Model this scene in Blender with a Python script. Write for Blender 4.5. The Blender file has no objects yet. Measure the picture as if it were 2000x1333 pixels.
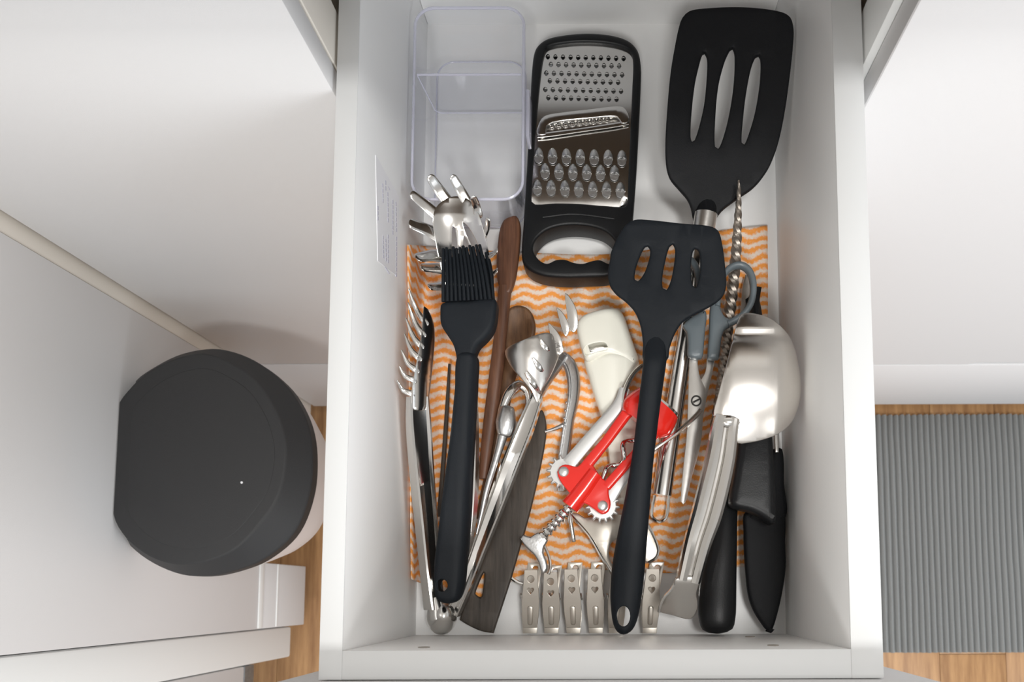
import bpy, bmesh, math, random
from mathutils import Vector, noise
from mathutils.geometry import delaunay_2d_cdt

# ------------------------------------------------------------------ camera, world, lights, exposure
SC = bpy.context.scene
COL = SC.collection
F, CX, H = 1400.0, 1196.0, 0.64            # focal length in pixels of the 2000 px frame, principal column, lens height over the drawer floor
PHI, RHO = math.radians(4.71), math.atan(-0.0032)
CY = 1159.0 - F * math.tan(PHI)
cam = bpy.data.cameras.new('camera')
cam_o = bpy.data.objects.new('camera', cam)
COL.objects.link(cam_o)
cam_o.location = (0, 0, H)
cam_o.rotation_euler = (PHI, 0, RHO)
cam.sensor_fit = 'HORIZONTAL'
cam.sensor_width = 36.0
cam.lens = F / 2000.0 * 36.0
cam.shift_x = (1000.0 - CX) / 2000.0
cam.shift_y = (CY - 666.5) / 2000.0
cam.clip_start = 0.01
cam.dof.use_dof = True
cam.dof.focus_distance = 0.60
cam.dof.aperture_fstop = cam.lens / 1000 / 0.0022
SC.camera = cam_o

world = bpy.data.worlds.new('world')
SC.world = world
world.use_nodes = True
bg = world.node_tree.nodes['Background']
bg.inputs[0].default_value = (0.90, 0.95, 1.0, 1)
bg.inputs[1].default_value = 0.63


def area(name, loc, target, sx, sy, power, col):
    l = bpy.data.lights.new(name, 'AREA')
    l.shape = 'RECTANGLE'
    l.size, l.size_y, l.energy, l.color = sx, sy, power, col
    o = bpy.data.objects.new(name, l)
    COL.objects.link(o)
    o.location = loc
    o.rotation_euler = (Vector(target) - Vector(loc)).to_track_quat('-Z', 'Y').to_euler()
    return o


area('window_light', (1.2, -0.85, 0.48), (0.5, 0.3, -0.2), 0.8, 0.9, 16.0, (0.90, 0.95, 1.0))
area('ceiling_lamp_light', (0.36, -0.07, 1.70), (0.36, -0.07, 0), 0.30, 0.30, 12, (1.0, 0.99, 0.965))
area('window_light', (0.95, -1.9, 0.72), (0.1, 0.4, 0.0), 1.2, 0.9, 4, (0.95, 0.98, 1.0))
area('ceiling_lamp_light', (-0.02, -1.15, 1.70), (-0.02, -1.15, 0), 0.34, 0.34, 24, (1.0, 0.99, 0.965))
area('ceiling_lamp_light', (-0.40, -0.50, 1.70), (-0.40, -0.50, 0), 0.25, 0.25, 1.0, (1.0, 0.93, 0.86))
SC.view_settings.view_transform = 'Standard'
SC.view_settings.look = 'None'
SC.view_settings.gamma = 1.0
SC.view_settings.use_curve_mapping = False
SC.view_settings.exposure = 0.0
SC.cycles.transparent_max_bounces = 32
SC.cycles.diffuse_bounces = 8

random.seed(7)
# ------------------------------------------------------------------ pixel rays: where a sight line meets a given height or plane


def ray(px, py):
    x, y, z = (px - CX) / F, (CY - py) / F, -1.0
    y, z = y * math.cos(PHI) - z * math.sin(PHI), y * math.sin(PHI) + z * math.cos(PHI)
    x, y = x * math.cos(RHO) - y * math.sin(RHO), x * math.sin(RHO) + y * math.cos(RHO)
    return x, y, z


def P(px, py, z):
    x, y, d = ray(px, py)
    t = (H - z) / -d
    return Vector((x * t, y * t, z))


def mpp(px, py, z):
    return (P(px + 1, py, z) - P(px, py, z)).length


# ------------------------------------------------------------------ materials
def mat(name, color, rough=0.5, metal=0.0, spec=0.5, bump=0.0, bscale=200.0, var=0.0, coat=0.0, stretch=None):
    m = bpy.data.materials.new(name)
    m.use_nodes = True
    nt = m.node_tree
    b = nt.nodes['Principled BSDF']
    c = tuple(color) + (1,)
    b.inputs['Base Color'].default_value = c
    b.inputs['Roughness'].default_value = rough
    b.inputs['Metallic'].default_value = metal
    b.inputs['Specular IOR Level'].default_value = spec
    b.inputs['Coat Weight'].default_value = coat
    if bump or var:
        tc = nt.nodes.new('ShaderNodeTexCoord')
        mp = nt.nodes.new('ShaderNodeMapping')
        if stretch:
            mp.inputs['Scale'].default_value = stretch
        nz = nt.nodes.new('ShaderNodeTexNoise')
        nz.inputs['Scale'].default_value = bscale
        nz.inputs['Detail'].default_value = 4
        nt.links.new(tc.outputs['Object'], mp.inputs[0])
        nt.links.new(mp.outputs[0], nz.inputs['Vector'])
        if bump:
            bp = nt.nodes.new('ShaderNodeBump')
            bp.inputs['Strength'].default_value = bump
            bp.inputs['Distance'].default_value = 0.001
            nt.links.new(nz.outputs['Fac'], bp.inputs['Height'])
            nt.links.new(bp.outputs[0], b.inputs['Normal'])
        if var:
            mx = nt.nodes.new('ShaderNodeMix')
            mx.data_type = 'RGBA'
            mx.inputs[6].default_value = tuple(max(0, v * (1 - var)) for v in color) + (1,)
            mx.inputs[7].default_value = tuple(min(1, v * (1 + var)) for v in color) + (1,)
            nt.links.new(nz.outputs['Fac'], mx.inputs[0])
            nt.links.new(mx.outputs[2], b.inputs['Base Color'])
    return m


def wood(name, dark, light, scale=60.0, stretch=(6, 0.5, 6), rough=0.5, bump=0.15):
    m = bpy.data.materials.new(name)
    m.use_nodes = True
    nt = m.node_tree
    b = nt.nodes['Principled BSDF']
    b.inputs['Roughness'].default_value = rough
    tc = nt.nodes.new('ShaderNodeTexCoord')
    mp = nt.nodes.new('ShaderNodeMapping')
    mp.inputs['Scale'].default_value = stretch
    oi = nt.nodes.new('ShaderNodeObjectInfo')
    ad = nt.nodes.new('ShaderNodeVectorMath')
    sc = nt.nodes.new('ShaderNodeMath')
    sc.operation = 'MULTIPLY'
    sc.inputs[1].default_value = 37.0
    nz = nt.nodes.new('ShaderNodeTexNoise')
    nz.inputs['Scale'].default_value = scale
    nz.inputs['Detail'].default_value = 6
    nz.inputs['Roughness'].default_value = 0.65
    cr_ = nt.nodes.new('ShaderNodeValToRGB')
    cr_.color_ramp.elements[0].position = 0.3
    cr_.color_ramp.elements[0].color = tuple(dark) + (1,)
    cr_.color_ramp.elements[1].position = 0.7
    cr_.color_ramp.elements[1].color = tuple(light) + (1,)
    bp = nt.nodes.new('ShaderNodeBump')
    bp.inputs['Strength'].default_value = bump
    bp.inputs['Distance'].default_value = 0.001
    L = nt.links.new
    L(tc.outputs['Object'], mp.inputs[0])
    L(oi.outputs['Random'], sc.inputs[0])
    L(mp.outputs[0], ad.inputs[0])
    L(sc.outputs[0], ad.inputs[1])
    L(ad.outputs[0], nz.inputs['Vector'])
    L(nz.outputs['Fac'], cr_.inputs[0])
    L(cr_.outputs[0], b.inputs['Base Color'])
    L(nz.outputs['Fac'], bp.inputs['Height'])
    L(bp.outputs[0], b.inputs['Normal'])
    return m


M = {}
M['white'] = mat('white_melamine', (0.85, 0.85, 0.845), 0.42, bump=0.05, bscale=900)
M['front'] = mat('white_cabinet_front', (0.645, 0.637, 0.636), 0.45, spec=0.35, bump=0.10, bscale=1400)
M['carcass'] = mat('cream_carcass', (0.66, 0.62, 0.56), 0.5)
M['rim_dim'] = mat('dimmed_rim_white', (0.60, 0.605, 0.605), 0.5, spec=0.3)  # darkened drawer white, holds down the light on the rim
M['edge'] = mat('white_edge_band', (0.78, 0.79, 0.78), 0.4)
M['wall'] = mat('painted_wall', (0.72, 0.70, 0.67), 0.8, bump=0.1, bscale=300)
M['ceil'] = mat('painted_ceiling', (0.80, 0.79, 0.77), 0.9)
M['worktop'] = wood('oak_worktop', (0.15, 0.11, 0.075), (0.24, 0.175, 0.12), 20, (0.6, 6, 6), 0.4)
M['plank'] = wood('oak_floor', (0.24, 0.115, 0.045), (0.46, 0.26, 0.115), 14, (6, 0.45, 1), 0.45, 0.1)
M['rug'] = mat('grey_rug', (0.27, 0.275, 0.272), 0.95, bump=0.6, bscale=900, var=0.18)
M['steel'] = mat('polished_steel', (0.74, 0.725, 0.70), 0.16, 1.0)
M['satin'] = mat('satin_steel', (0.70, 0.68, 0.65), 0.30, 1.0, bump=0.05, bscale=300)
M['brushed'] = mat('soft_polished_steel', (0.78, 0.75, 0.715), 0.24, 1.0)
M['cast'] = mat('cast_metal', (0.62, 0.62, 0.62), 0.33, 1.0, bump=0.15, bscale=500)
M['zinc'] = mat('zinc_levers', (0.66, 0.66, 0.65), 0.38, 0.75)
M['nickel'] = mat('nickel_clip', (0.64, 0.60, 0.54), 0.33, 1.0)
M['silicone'] = mat('black_silicone', (0.0080, 0.0105, 0.0140), 0.58, spec=0.22, bump=0.10, bscale=1200)
M['nylon'] = mat('black_nylon', (0.0085, 0.009, 0.0105), 0.58, spec=0.2, bump=0.25, bscale=1600)
M['plastic'] = mat('black_plastic', (0.008, 0.0085, 0.0095), 0.42, spec=0.3, bump=0.12, bscale=900)
M['lid'] = mat('black_lid_plastic', (0.027, 0.027, 0.028), 0.55, spec=0.3, bump=0.25, bscale=1500)
M['binbody'] = mat('white_bin_plastic', (0.62, 0.57, 0.55), 0.5)
M['grey'] = mat('grey_plastic', (0.125, 0.15, 0.165), 0.35)
M['red'] = mat('red_enamel', (0.72, 0.018, 0.010), 0.22, coat=0.5)
M['cream'] = mat('cream_plastic', (0.84, 0.83, 0.74), 0.28, coat=0.2)
M['dark'] = mat('dark_gap', (0.02, 0.018, 0.016), 0.7)
M['hole'] = mat('drill_hole', (0.30, 0.27, 0.24), 0.8)
M['label'] = mat('white_sticker', (0.80, 0.795, 0.82), 0.45)
M['ink'] = mat('violet_print', (0.50, 0.49, 0.57), 0.6)
M['walnut'] = wood('reddish_walnut', (0.065, 0.026, 0.014), (0.17, 0.075, 0.040), 45, (5, 0.35, 5), 0.45)
M['oak'] = wood('brown_spoon_wood', (0.085, 0.040, 0.018), (0.185, 0.095, 0.045), 70, (4, 0.4, 4), 0.55)
M['wenge'] = wood('dark_spatula_wood', (0.028, 0.022, 0.017), (0.075, 0.060, 0.048), 60, (5, 0.3, 5), 0.55)
M['metalgrey'] = mat('grey_metal_trim', (0.28, 0.31, 0.34), 0.4, 0.8, var=0.3, bscale=150)
M['aged'] = mat('aged_steel', (0.36, 0.32, 0.28), 0.42, 1.0, bump=0.2, bscale=700)
M['rust'] = mat('rust_spot', (0.36, 0.17, 0.05), 0.8)


def clear_mat():
    m = bpy.data.materials.new('clear_plastic')
    m.use_nodes = True
    nt = m.node_tree
    for n in list(nt.nodes):
        if n.type == 'BSDF_PRINCIPLED':
            nt.nodes.remove(n)
    out = [n for n in nt.nodes if n.type == 'OUTPUT_MATERIAL'][0]
    tr = nt.nodes.new('ShaderNodeBsdfTransparent')
    tr.inputs[0].default_value = (0.965, 0.968, 0.975, 1)
    gl = nt.nodes.new('ShaderNodeBsdfGlossy')
    gl.inputs['Roughness'].default_value = 0.06
    gl.inputs[0].default_value = (0.95, 0.95, 1, 1)
    lw = nt.nodes.new('ShaderNodeLayerWeight')
    pw_ = nt.nodes.new('ShaderNodeMath')
    pw_.operation = 'POWER'
    pw_.inputs[1].default_value = 4.0
    fr = nt.nodes.new('ShaderNodeMath')
    fr.operation = 'MULTIPLY_ADD'
    fr.inputs[1].default_value = 0.75
    fr.inputs[2].default_value = 0.035
    lw.inputs[0].default_value = 0.5
    nt.links.new(lw.outputs['Facing'], pw_.inputs[0])
    nt.links.new(pw_.outputs[0], fr.inputs[0])
    mx = nt.nodes.new('ShaderNodeMixShader')
    nt.links.new(fr.outputs[0], mx.inputs[0])
    nt.links.new(tr.outputs[0], mx.inputs[1])
    nt.links.new(gl.outputs[0], mx.inputs[2])
    nt.links.new(mx.outputs[0], out.inputs[0])
    return m


M['clear'] = clear_mat()


def lit_edge_mat():
    m = clear_mat()
    m.name = 'lit_plastic_edge'
    nt = m.node_tree
    mx = [n for n in nt.nodes if n.type == 'MIX_SHADER'][0]
    out = [n for n in nt.nodes if n.type == 'OUTPUT_MATERIAL'][0]
    df = nt.nodes.new('ShaderNodeBsdfPrincipled')
    df.inputs['Base Color'].default_value = (0.74, 0.74, 0.86, 1)  # pale violet colour stands for light caught in the clear edges
    df.inputs['Roughness'].default_value = 0.12
    m2 = nt.nodes.new('ShaderNodeMixShader')
    m2.inputs[0].default_value = 0.5
    nt.links.new(mx.outputs[0], m2.inputs[1])
    nt.links.new(df.outputs[0], m2.inputs[2])
    nt.links.new(m2.outputs[0], out.inputs[0])
    return m


M['lit_edge'] = lit_edge_mat()


def cloth_mat():
    m = bpy.data.materials.new('orange_wave_cloth')
    m.use_nodes = True
    nt = m.node_tree
    L = nt.links.new
    b = nt.nodes['Principled BSDF']
    b.inputs['Roughness'].default_value = 0.9

    def math_(op, a, bb=None):
        n = nt.nodes.new('ShaderNodeMath')
        n.operation = op
        for i, v in enumerate((a, bb)):
            if v is None:
                continue
            if isinstance(v, (int, float)):
                n.inputs[i].default_value = v
            else:
                L(v, n.inputs[i])
        return n.outputs[0]
    uv = nt.nodes.new('ShaderNodeUVMap')
    uv.uv_map = 'flat'
    sp = nt.nodes.new('ShaderNodeSeparateXYZ')
    L(uv.outputs[0], sp.inputs[0])
    nz = nt.nodes.new('ShaderNodeTexNoise')
    nz.inputs['Scale'].default_value = 45
    nz.inputs['Detail'].default_value = 2
    L(uv.outputs[0], nz.inputs['Vector'])
    fine = nt.nodes.new('ShaderNodeTexNoise')
    fine.inputs['Scale'].default_value = 420
    fine.inputs['Detail'].default_value = 3
    L(uv.outputs[0], fine.inputs['Vector'])
    wav = math_('MULTIPLY', math_('SINE', math_('MULTIPLY', sp.outputs[0], 2 * math.pi / 0.0245)), 0.0018)
    y = math_('ADD', math_('ADD', sp.outputs[1], wav), math_('MULTIPLY', nz.outputs['Fac'], 0.006))
    s = math_('SINE', math_('MULTIPLY', y, 2 * math.pi / 0.0088))
    s = math_('ADD', s, math_('MULTIPLY', math_('SUBTRACT', fine.outputs['Fac'], 0.5), 3.4))
    cr_ = nt.nodes.new('ShaderNodeValToRGB')
    e = cr_.color_ramp.elements
    e[0].position, e[0].color = 0.12, (0.86, 0.73, 0.63, 1)
    e[1].position, e[1].color = 0.80, (0.93, 0.36, 0.075, 1)
    L(math_('MULTIPLY', math_('ADD', s, 1.0), 0.5), cr_.inputs[0])
    L(cr_.outputs[0], b.inputs['Base Color'])
    bp = nt.nodes.new('ShaderNodeBump')
    bp.inputs['Strength'].default_value = 0.4
    bp.inputs['Distance'].default_value = 0.001
    L(fine.outputs['Fac'], bp.inputs['Height'])
    L(bp.outputs[0], b.inputs['Normal'])
    return m


M['cloth'] = cloth_mat()

# ------------------------------------------------------------------ object helpers
ORG = {}


def thing(name, label, cat, loc, group=None):
    o = bpy.data.objects.new(name, None)
    o.empty_display_size = 0.02
    COL.objects.link(o)
    o.location = loc
    o['label'], o['category'] = label, cat
    if group:
        o['group'] = group
    ORG[o.name] = Vector(loc)
    return o


def obj(name, geo, m, parent=None, smooth=True, sharp=38, label=None, cat=None, kind=None, group=None, origin=None, uv=None):
    """geo = (verts in world space, faces): ONE mesh object"""
    V, Fc = geo
    if parent is not None:
        org = ORG[parent.name]
    elif origin is not None:
        org = Vector(origin)
    else:
        xs, ys, zs = zip(*[tuple(v) for v in V])
        org = Vector(((min(xs) + max(xs)) / 2, (min(ys) + max(ys)) / 2, min(zs)))
    me = bpy.data.meshes.new(name)
    me.from_pydata([tuple(Vector(v) - org) for v in V], [], Fc)
    bm = bmesh.new()
    bm.from_mesh(me)
    bmesh.ops.recalc_face_normals(bm, faces=bm.faces)
    if uv is not None:
        lay = bm.loops.layers.uv.new('flat')
        bm.verts.ensure_lookup_table()
        for f in bm.faces:
            for lp in f.loops:
                lp[lay].uv = uv[lp.vert.index]
    bm.to_mesh(me)
    bm.free()
    if smooth:
        me.shade_smooth()
        me.set_sharp_from_angle(angle=math.radians(sharp))
    me.materials.append(m)
    o = bpy.data.objects.new(name, me)
    COL.objects.link(o)
    ORG[o.name] = org
    if parent is not None:
        o.parent = parent
    else:
        o.location = org
    if label:
        o['label'] = label
    if cat:
        o['category'] = cat
    if kind:
        o['kind'] = kind
    if group:
        o['group'] = group
    return o


def join(*geos):
    V, Fc = [], []
    for v, f in geos:
        n = len(V)
        V += list(v)
        Fc += [[i + n for i in q] for q in f]
    return V, Fc


def box(x0, x1, y0, y1, z0, z1, b=0.0):
    """box with chamfered edges"""
    if x0 > x1:
        x0, x1 = x1, x0
    if y0 > y1:
        y0, y1 = y1, y0
    if z0 > z1:
        z0, z1 = z1, z0
    bm = bmesh.new()
    bmesh.ops.create_cube(bm, size=1)
    for v in bm.verts:
        v.co = Vector(((x0 + x1) / 2 + v.co.x * (x1 - x0), (y0 + y1) / 2 + v.co.y * (y1 - y0), (z0 + z1) / 2 + v.co.z * (z1 - z0)))
    if b:
        bmesh.ops.bevel(bm, geom=list(bm.edges), offset=b, segments=2, profile=0.5, affect='EDGES')
    bm.verts.index_update()
    g = [v.co.copy() for v in bm.verts], [[v.index for v in f.verts] for f in bm.faces]
    bm.free()
    return g


def cr(pts, step=6.0, closed=True, keys=None):
    """Catmull-Rom through points of any dimension"""
    n = len(pts)
    out = []
    for i in range(n if closed else n - 1):
        if closed:
            a, b, c, d = pts[(i - 1) % n], pts[i], pts[(i + 1) % n], pts[(i + 2) % n]
        else:
            a, b, c, d = pts[max(i - 1, 0)], pts[i], pts[i + 1], pts[min(i + 2, n - 1)]
        k = max(1, int(math.hypot(c[0] - b[0], c[1] - b[1]) / step))
        # centripetal-like damping: scale tangents by segment lengths
        lb = math.hypot(c[0] - b[0], c[1] - b[1]) or 1e-6
        la = math.hypot(b[0] - a[0], b[1] - a[1])
        lc = math.hypot(d[0] - c[0], d[1] - c[1])
        for j in range(k):
            t = j / k
            p = []
            for q in range(len(b)):
                m0 = (c[q] - a[q]) * lb / (la + lb) if la > 1e-6 else (c[q] - b[q])
                m1 = (d[q] - b[q]) * lb / (lb + lc) if lc > 1e-6 else (c[q] - b[q])
                p.append((2 * t**3 - 3 * t**2 + 1) * b[q] + (t**3 - 2 * t**2 + t) * m0 + (-2 * t**3 + 3 * t**2) * c[q] + (t**3 - t**2) * m1)
            out.append(tuple(p))
    if not closed:
        out.append(tuple(pts[-1]))
    return out


def area2(p):
    return sum(p[i][0] * p[(i + 1) % len(p)][1] - p[(i + 1) % len(p)][0] * p[i][1] for i in range(len(p)))


def inside(x, y, poly):
    r = False
    n = len(poly)
    for i in range(n):
        x1, y1 = poly[i]
        x2, y2 = poly[(i + 1) % n]
        if (y1 > y) != (y2 > y) and x < (x2 - x1) * (y - y1) / (y2 - y1) + x1:
            r = not r
    return r


def offset(poly, d):
    """move a contour to its left by d (left = inside for positive area)"""
    n = len(poly)
    out = []
    for i in range(n):
        ax, ay = poly[i - 1]
        bx, by = poly[i]
        cx_, cy_ = poly[(i + 1) % n]
        e1 = Vector((bx - ax, by - ay))
        e2 = Vector((cx_ - bx, cy_ - by))
        e1 = e1.normalized() if e1.length > 1e-9 else Vector((0, 0))
        e2 = e2.normalized() if e2.length > 1e-9 else Vector((0, 0))
        t = e1 + e2
        if t.length < 1e-6:
            t = e1
        t.normalize()
        k = 1.0 / max(0.5, (1 + e1.dot(e2)) / 2) ** 0.5
        out.append((bx - t.y * d * k, by + t.x * d * k))
    return out


def slab(outline, zt, th, r=0.0008, holes=(), grid=0, step=6.0, nseg=2, smooth=True, hsmooth=True, hr=None):
    """solid with its top outline along the given sight lines at height zt(px,py), th thick, edges rounded by r"""
    z = zt if callable(zt) else (lambda x, y: zt)
    ol = cr(outline, step) if smooth else [tuple(p) for p in outline]
    if area2(ol) < 0:
        ol.reverse()
    hs = []
    for h in holes:
        q = cr(h, step * 0.7) if hsmooth else [tuple(p) for p in h]
        if area2(q) > 0:
            q.reverse()
        hs.append(q)
    mx = sum(p[0] for p in ol) / len(ol)
    my = sum(p[1] for p in ol) / len(ol)
    k = mpp(mx, my, z(mx, my))
    r = min(r, th * 0.49)
    hr = r if hr is None else hr
    profs = []
    for q in (r, hr):
        prof = []
        for i in range(nseg + 1):
            a = math.pi / 2 * i / nseg
            prof.append((q * (1 - math.sin(a)) / k, q * (1 - math.cos(a))))
        profs.append(prof + [(a, th - d) for a, d in reversed(prof)])
    V, Fc = [], []
    loops0 = []
    for ci, c in enumerate([ol] + hs):
        n = len(c)
        base = len(V)
        prof = profs[1 if ci else 0]
        for (ins, dz) in prof:
            for (x, y) in offset(c, ins) if ins > 1e-9 else c:
                p = P(x, y, z(x, y))
                p.z -= dz
                V.append(p)
        for j in range(len(prof) - 1):
            for i in range(n):
                a, b = base + j * n + i, base + j * n + (i + 1) % n
                Fc.append([a, b, b + n, a + n])
        loops0.append((base, n, base + (len(prof) - 1) * n, offset(c, prof[0][0]) if prof[0][0] > 1e-9 else list(c)))
    pts, edges, top, bot = [], [], [], []
    for base, n, bb, c in loops0:
        s = len(pts)
        for i, (x, y) in enumerate(c):
            pts.append((x, y))
            top.append(base + i)
            bot.append(bb + i)
            edges.append((s + i, s + (i + 1) % n))
    oc = loops0[0][3]
    hc = [l[3] for l in loops0[1:]]
    if grid:
        x0, x1 = min(p[0] for p in oc), max(p[0] for p in oc)
        y0, y1 = min(p[1] for p in oc), max(p[1] for p in oc)
        yy = y0 + grid * .5
        while yy < y1:
            xx = x0 + grid * .5
            while xx < x1:
                if inside(xx, yy, oc) and not any(inside(xx, yy, q) for q in hc):
                    pts.append((xx, yy))
                    for lst, dz in ((top, 0), (bot, th)):
                        p = P(xx, yy, z(xx, yy))
                        p.z -= dz
                        lst.append(len(V))
                        V.append(p)
                xx += grid
            yy += grid
    vo, eo, fo, ov, oe, of = delaunay_2d_cdt([Vector(p) for p in pts], edges, [], 0, 1e-4)
    mp = []
    for i, v in enumerate(vo):
        if ov[i]:
            mp.append((top[ov[i][0]], bot[ov[i][0]]))
        else:
            idx = []
            for dz in (0, th):
                p = P(v.x, v.y, z(v.x, v.y))
                p.z -= dz
                idx.append(len(V))
                V.append(p)
            mp.append(tuple(idx))
    for f in fo:
        cx_ = sum(vo[i].x for i in f) / len(f)
        cy_ = sum(vo[i].y for i in f) / len(f)
        if inside(cx_, cy_, oc) and not any(inside(cx_, cy_, q) for q in hc):
            Fc.append([mp[i][0] for i in f])
            Fc.append([mp[i][1] for i in reversed(f)])
    return V, Fc


def ring_profile(n, expo):
    out = []
    for i in range(n):
        a = 2 * math.pi * i / n
        c, s = math.cos(a), math.sin(a)
        out.append((math.copysign(abs(c) ** (2 / expo), c), math.copysign(abs(s) ** (2 / expo), s)))
    return out


def loft(rings, closed=False, cap=True):
    n = len(rings[0])
    V = [v for r_ in rings for v in r_]
    Fc = []
    m = len(rings)
    for j in range(m if closed else m - 1):
        for i in range(n):
            a, b = j * n + i, j * n + (i + 1) % n
            c, d = ((j + 1) % m) * n + (i + 1) % n, ((j + 1) % m) * n + i
            Fc.append([a, b, c, d])
    if cap and not closed:
        Fc.append(list(range(n))[::-1])
        Fc.append([(m - 1) * n + i for i in range(n)])
    return V, Fc


def sweep(path, n=14, expo=2.3, profile=None, closed=False, step=10.0, smooth=True, round_ends=0.0, roll=0.0):
    """path of (px, py, z, width in px, height in m): a bar lying along the sight lines at those heights"""
    pth = cr([tuple(p) for p in path], step, closed) if smooth else [tuple(p) for p in path]
    pos = [P(p[0], p[1], p[2]) for p in pth]
    prof = profile or ring_profile(n, expo)
    rings = []
    m = len(pth)
    for i in range(m):
        a = pos[i - 1] if (closed or i > 0) else pos[i]
        b = pos[(i + 1) % m] if (closed or i < m - 1) else pos[i]
        t = (b - a).normalized()
        s = t.cross(Vector((0, 0, 1))).normalized()
        u = s.cross(t)
        s, u = s * math.cos(roll) + u * math.sin(roll), u * math.cos(roll) - s * math.sin(roll)
        w = pth[i][3] * mpp(pth[i][0], pth[i][1], pth[i][2]) / 2
        h = pth[i][4] / 2
        rings.append([pos[i] + s * (w * c) + u * (h * d) for c, d in prof])
        if round_ends and not closed and i in (0, m - 1):
            sg = -1 if i == 0 else 1
            extra = []
            for k in (1, 2, 3):
                ang = math.pi / 2 * k / 3.2
                q = math.cos(ang)
                e = pos[i] + t * (sg * math.sin(ang) * w * round_ends)
                extra.append([e + s * (w * c * q) + u * (h * d * q) for c, d in prof])
            if i == 0:
                rings = extra[::-1] + rings
            else:
                rings += extra
    return loft(rings, closed)


def tube(pts, rad, n=8, closed=False):
    """round wire through world points (parallel transport); rad may be a list"""
    pts = [Vector(p) for p in pts]
    m = len(pts)
    rings = []
    s = None
    for i in range(m):
        a = pts[i - 1] if (closed or i > 0) else pts[i]
        b = pts[(i + 1) % m] if (closed or i < m - 1) else pts[i]
        t = (b - a).normalized()
        if s is None:
            s = t.cross(Vector((0, 0, 1)))
            if s.length < 1e-3:
                s = t.cross(Vector((1, 0, 0)))
        s = (s - t * s.dot(t)).normalized()
        u = s.cross(t)
        r_ = rad[i] if isinstance(rad, (list, tuple)) else rad
        rings.append([pts[i] + (s * math.cos(2 * math.pi * k / n) + u * math.sin(2 * math.pi * k / n)) * r_ for k in range(n)])
    return loft(rings, closed)


def wire(path, rad, closed=False, step=6.0, n=8):
    return tube([P(*p) for p in cr([tuple(p) for p in path], step, closed)], rad, n, closed)


def ellipse(cx_, cy_, rx, ry, n=16, rot=0.0):
    out = []
    for i in range(n):
        a = 2 * math.pi * i / n
        x, y = rx * math.cos(a), ry * math.sin(a)
        out.append((cx_ + x * math.cos(rot) - y * math.sin(rot), cy_ + x * math.sin(rot) + y * math.cos(rot)))
    return out


def dome(cx_, cy_, z, rx, ry, h, n=12, m=4):
    """low round button: pixel centre and radii, metric height"""
    V, Fc = [], []
    for j in range(m):
        a = math.pi / 2 * j / m
        for (x, y) in ellipse(cx_, cy_, rx * math.cos(a), ry * math.cos(a), n):
            V.append(P(x, y, z + h * math.sin(a)))
    V.append(P(cx_, cy_, z + h))
    for j in range(m - 1):
        for i in range(n):
            a, b = j * n + i, j * n + (i + 1) % n
            Fc.append([a, b, b + n, a + n])
    for i in range(n):
        Fc.append([(m - 1) * n + i, (m - 1) * n + (i + 1) % n, len(V) - 1])
    Fc.append(list(range(n))[::-1])
    return V, Fc


def base_of(px, py, z=0.0):
    return tuple(P(px, py, z))


# ------------------------------------------------------------------ the setting
FZ = -0.76                                  # kitchen floor below the drawer floor
fl = obj('floor', box(-1.16, 1.5, -1.2, 0.96, FZ - 0.03, FZ - 0.006), M['dark'], kind='structure')
pw = 0.128
k = 0
x = -1.16
while x < 1.5:
    y = -1.2 + (0.37 * k) % 0.9 - 0.9
    while y < 0.96:
        y0, y1 = max(y, -1.2), min(y + 1.3, 0.96)
        if y1 - y0 > 0.02:
            obj('plank', box(x + 0.0004, x + pw - 0.0004, y0 + 0.0004, y1 - 0.0004, FZ - 0.010, FZ, 0.0004), M['plank'], fl)
        y += 1.3
    x += pw
    k += 1
obj('ceiling', box(-1.2, 2.4, -2.2, 1.0, 1.74, 1.80), M['ceil'], kind='structure')
obj('wall_back', box(-1.2, 2.4, 0.96, 1.0, FZ, 1.74), M['wall'], kind='structure')
obj('wall_left', box(-1.20, -1.1601, -2.2, 0.9599, FZ, 1.7399), M['wall'], kind='structure')

YB = 0.3459                                 # plane of the cabinet fronts behind the drawer
XF = -0.5543                                # plane of the cabinet front on the left


def prism_y(poly, y0, y1, b=0.0012):
    """polygon in x-z extruded along y, front edges chamfered"""
    n = len(poly)
    cx_ = sum(p[0] for p in poly) / n
    V = [Vector((p[0], y1, p[1])) for p in poly] + [Vector((p[0], y0 + b, p[1])) for p in poly]
    if area2(poly) < 0:
        pin = offset(poly[::-1], b)[::-1]
    else:
        pin = offset(poly, b)
    V += [Vector((p[0], y0, p[1])) for p in pin]
    Fc = []
    for j in range(2):
        for i in range(n):
            a, c = j * n + i, j * n + (i + 1) % n
            Fc.append([a, c, c + n, a + n])
    Fc.append(list(range(n)))
    Fc.append([2 * n + i for i in range(n)][::-1])
    return V, Fc


# cabinet behind on the left: door above, drawer front below
t = thing('base_cabinet', 'white base cabinet behind and left of the open drawer, shaded grey fronts', 'cabinet', (-0.37, YB, FZ))
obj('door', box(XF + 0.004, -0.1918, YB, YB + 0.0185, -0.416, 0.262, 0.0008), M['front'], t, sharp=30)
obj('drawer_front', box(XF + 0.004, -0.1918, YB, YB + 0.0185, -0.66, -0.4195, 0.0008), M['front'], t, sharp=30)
obj('carcass', box(XF + 0.004, -0.2090, YB + 0.0205, 0.94, -0.66, 0.262), M['carcass'], t)
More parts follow.
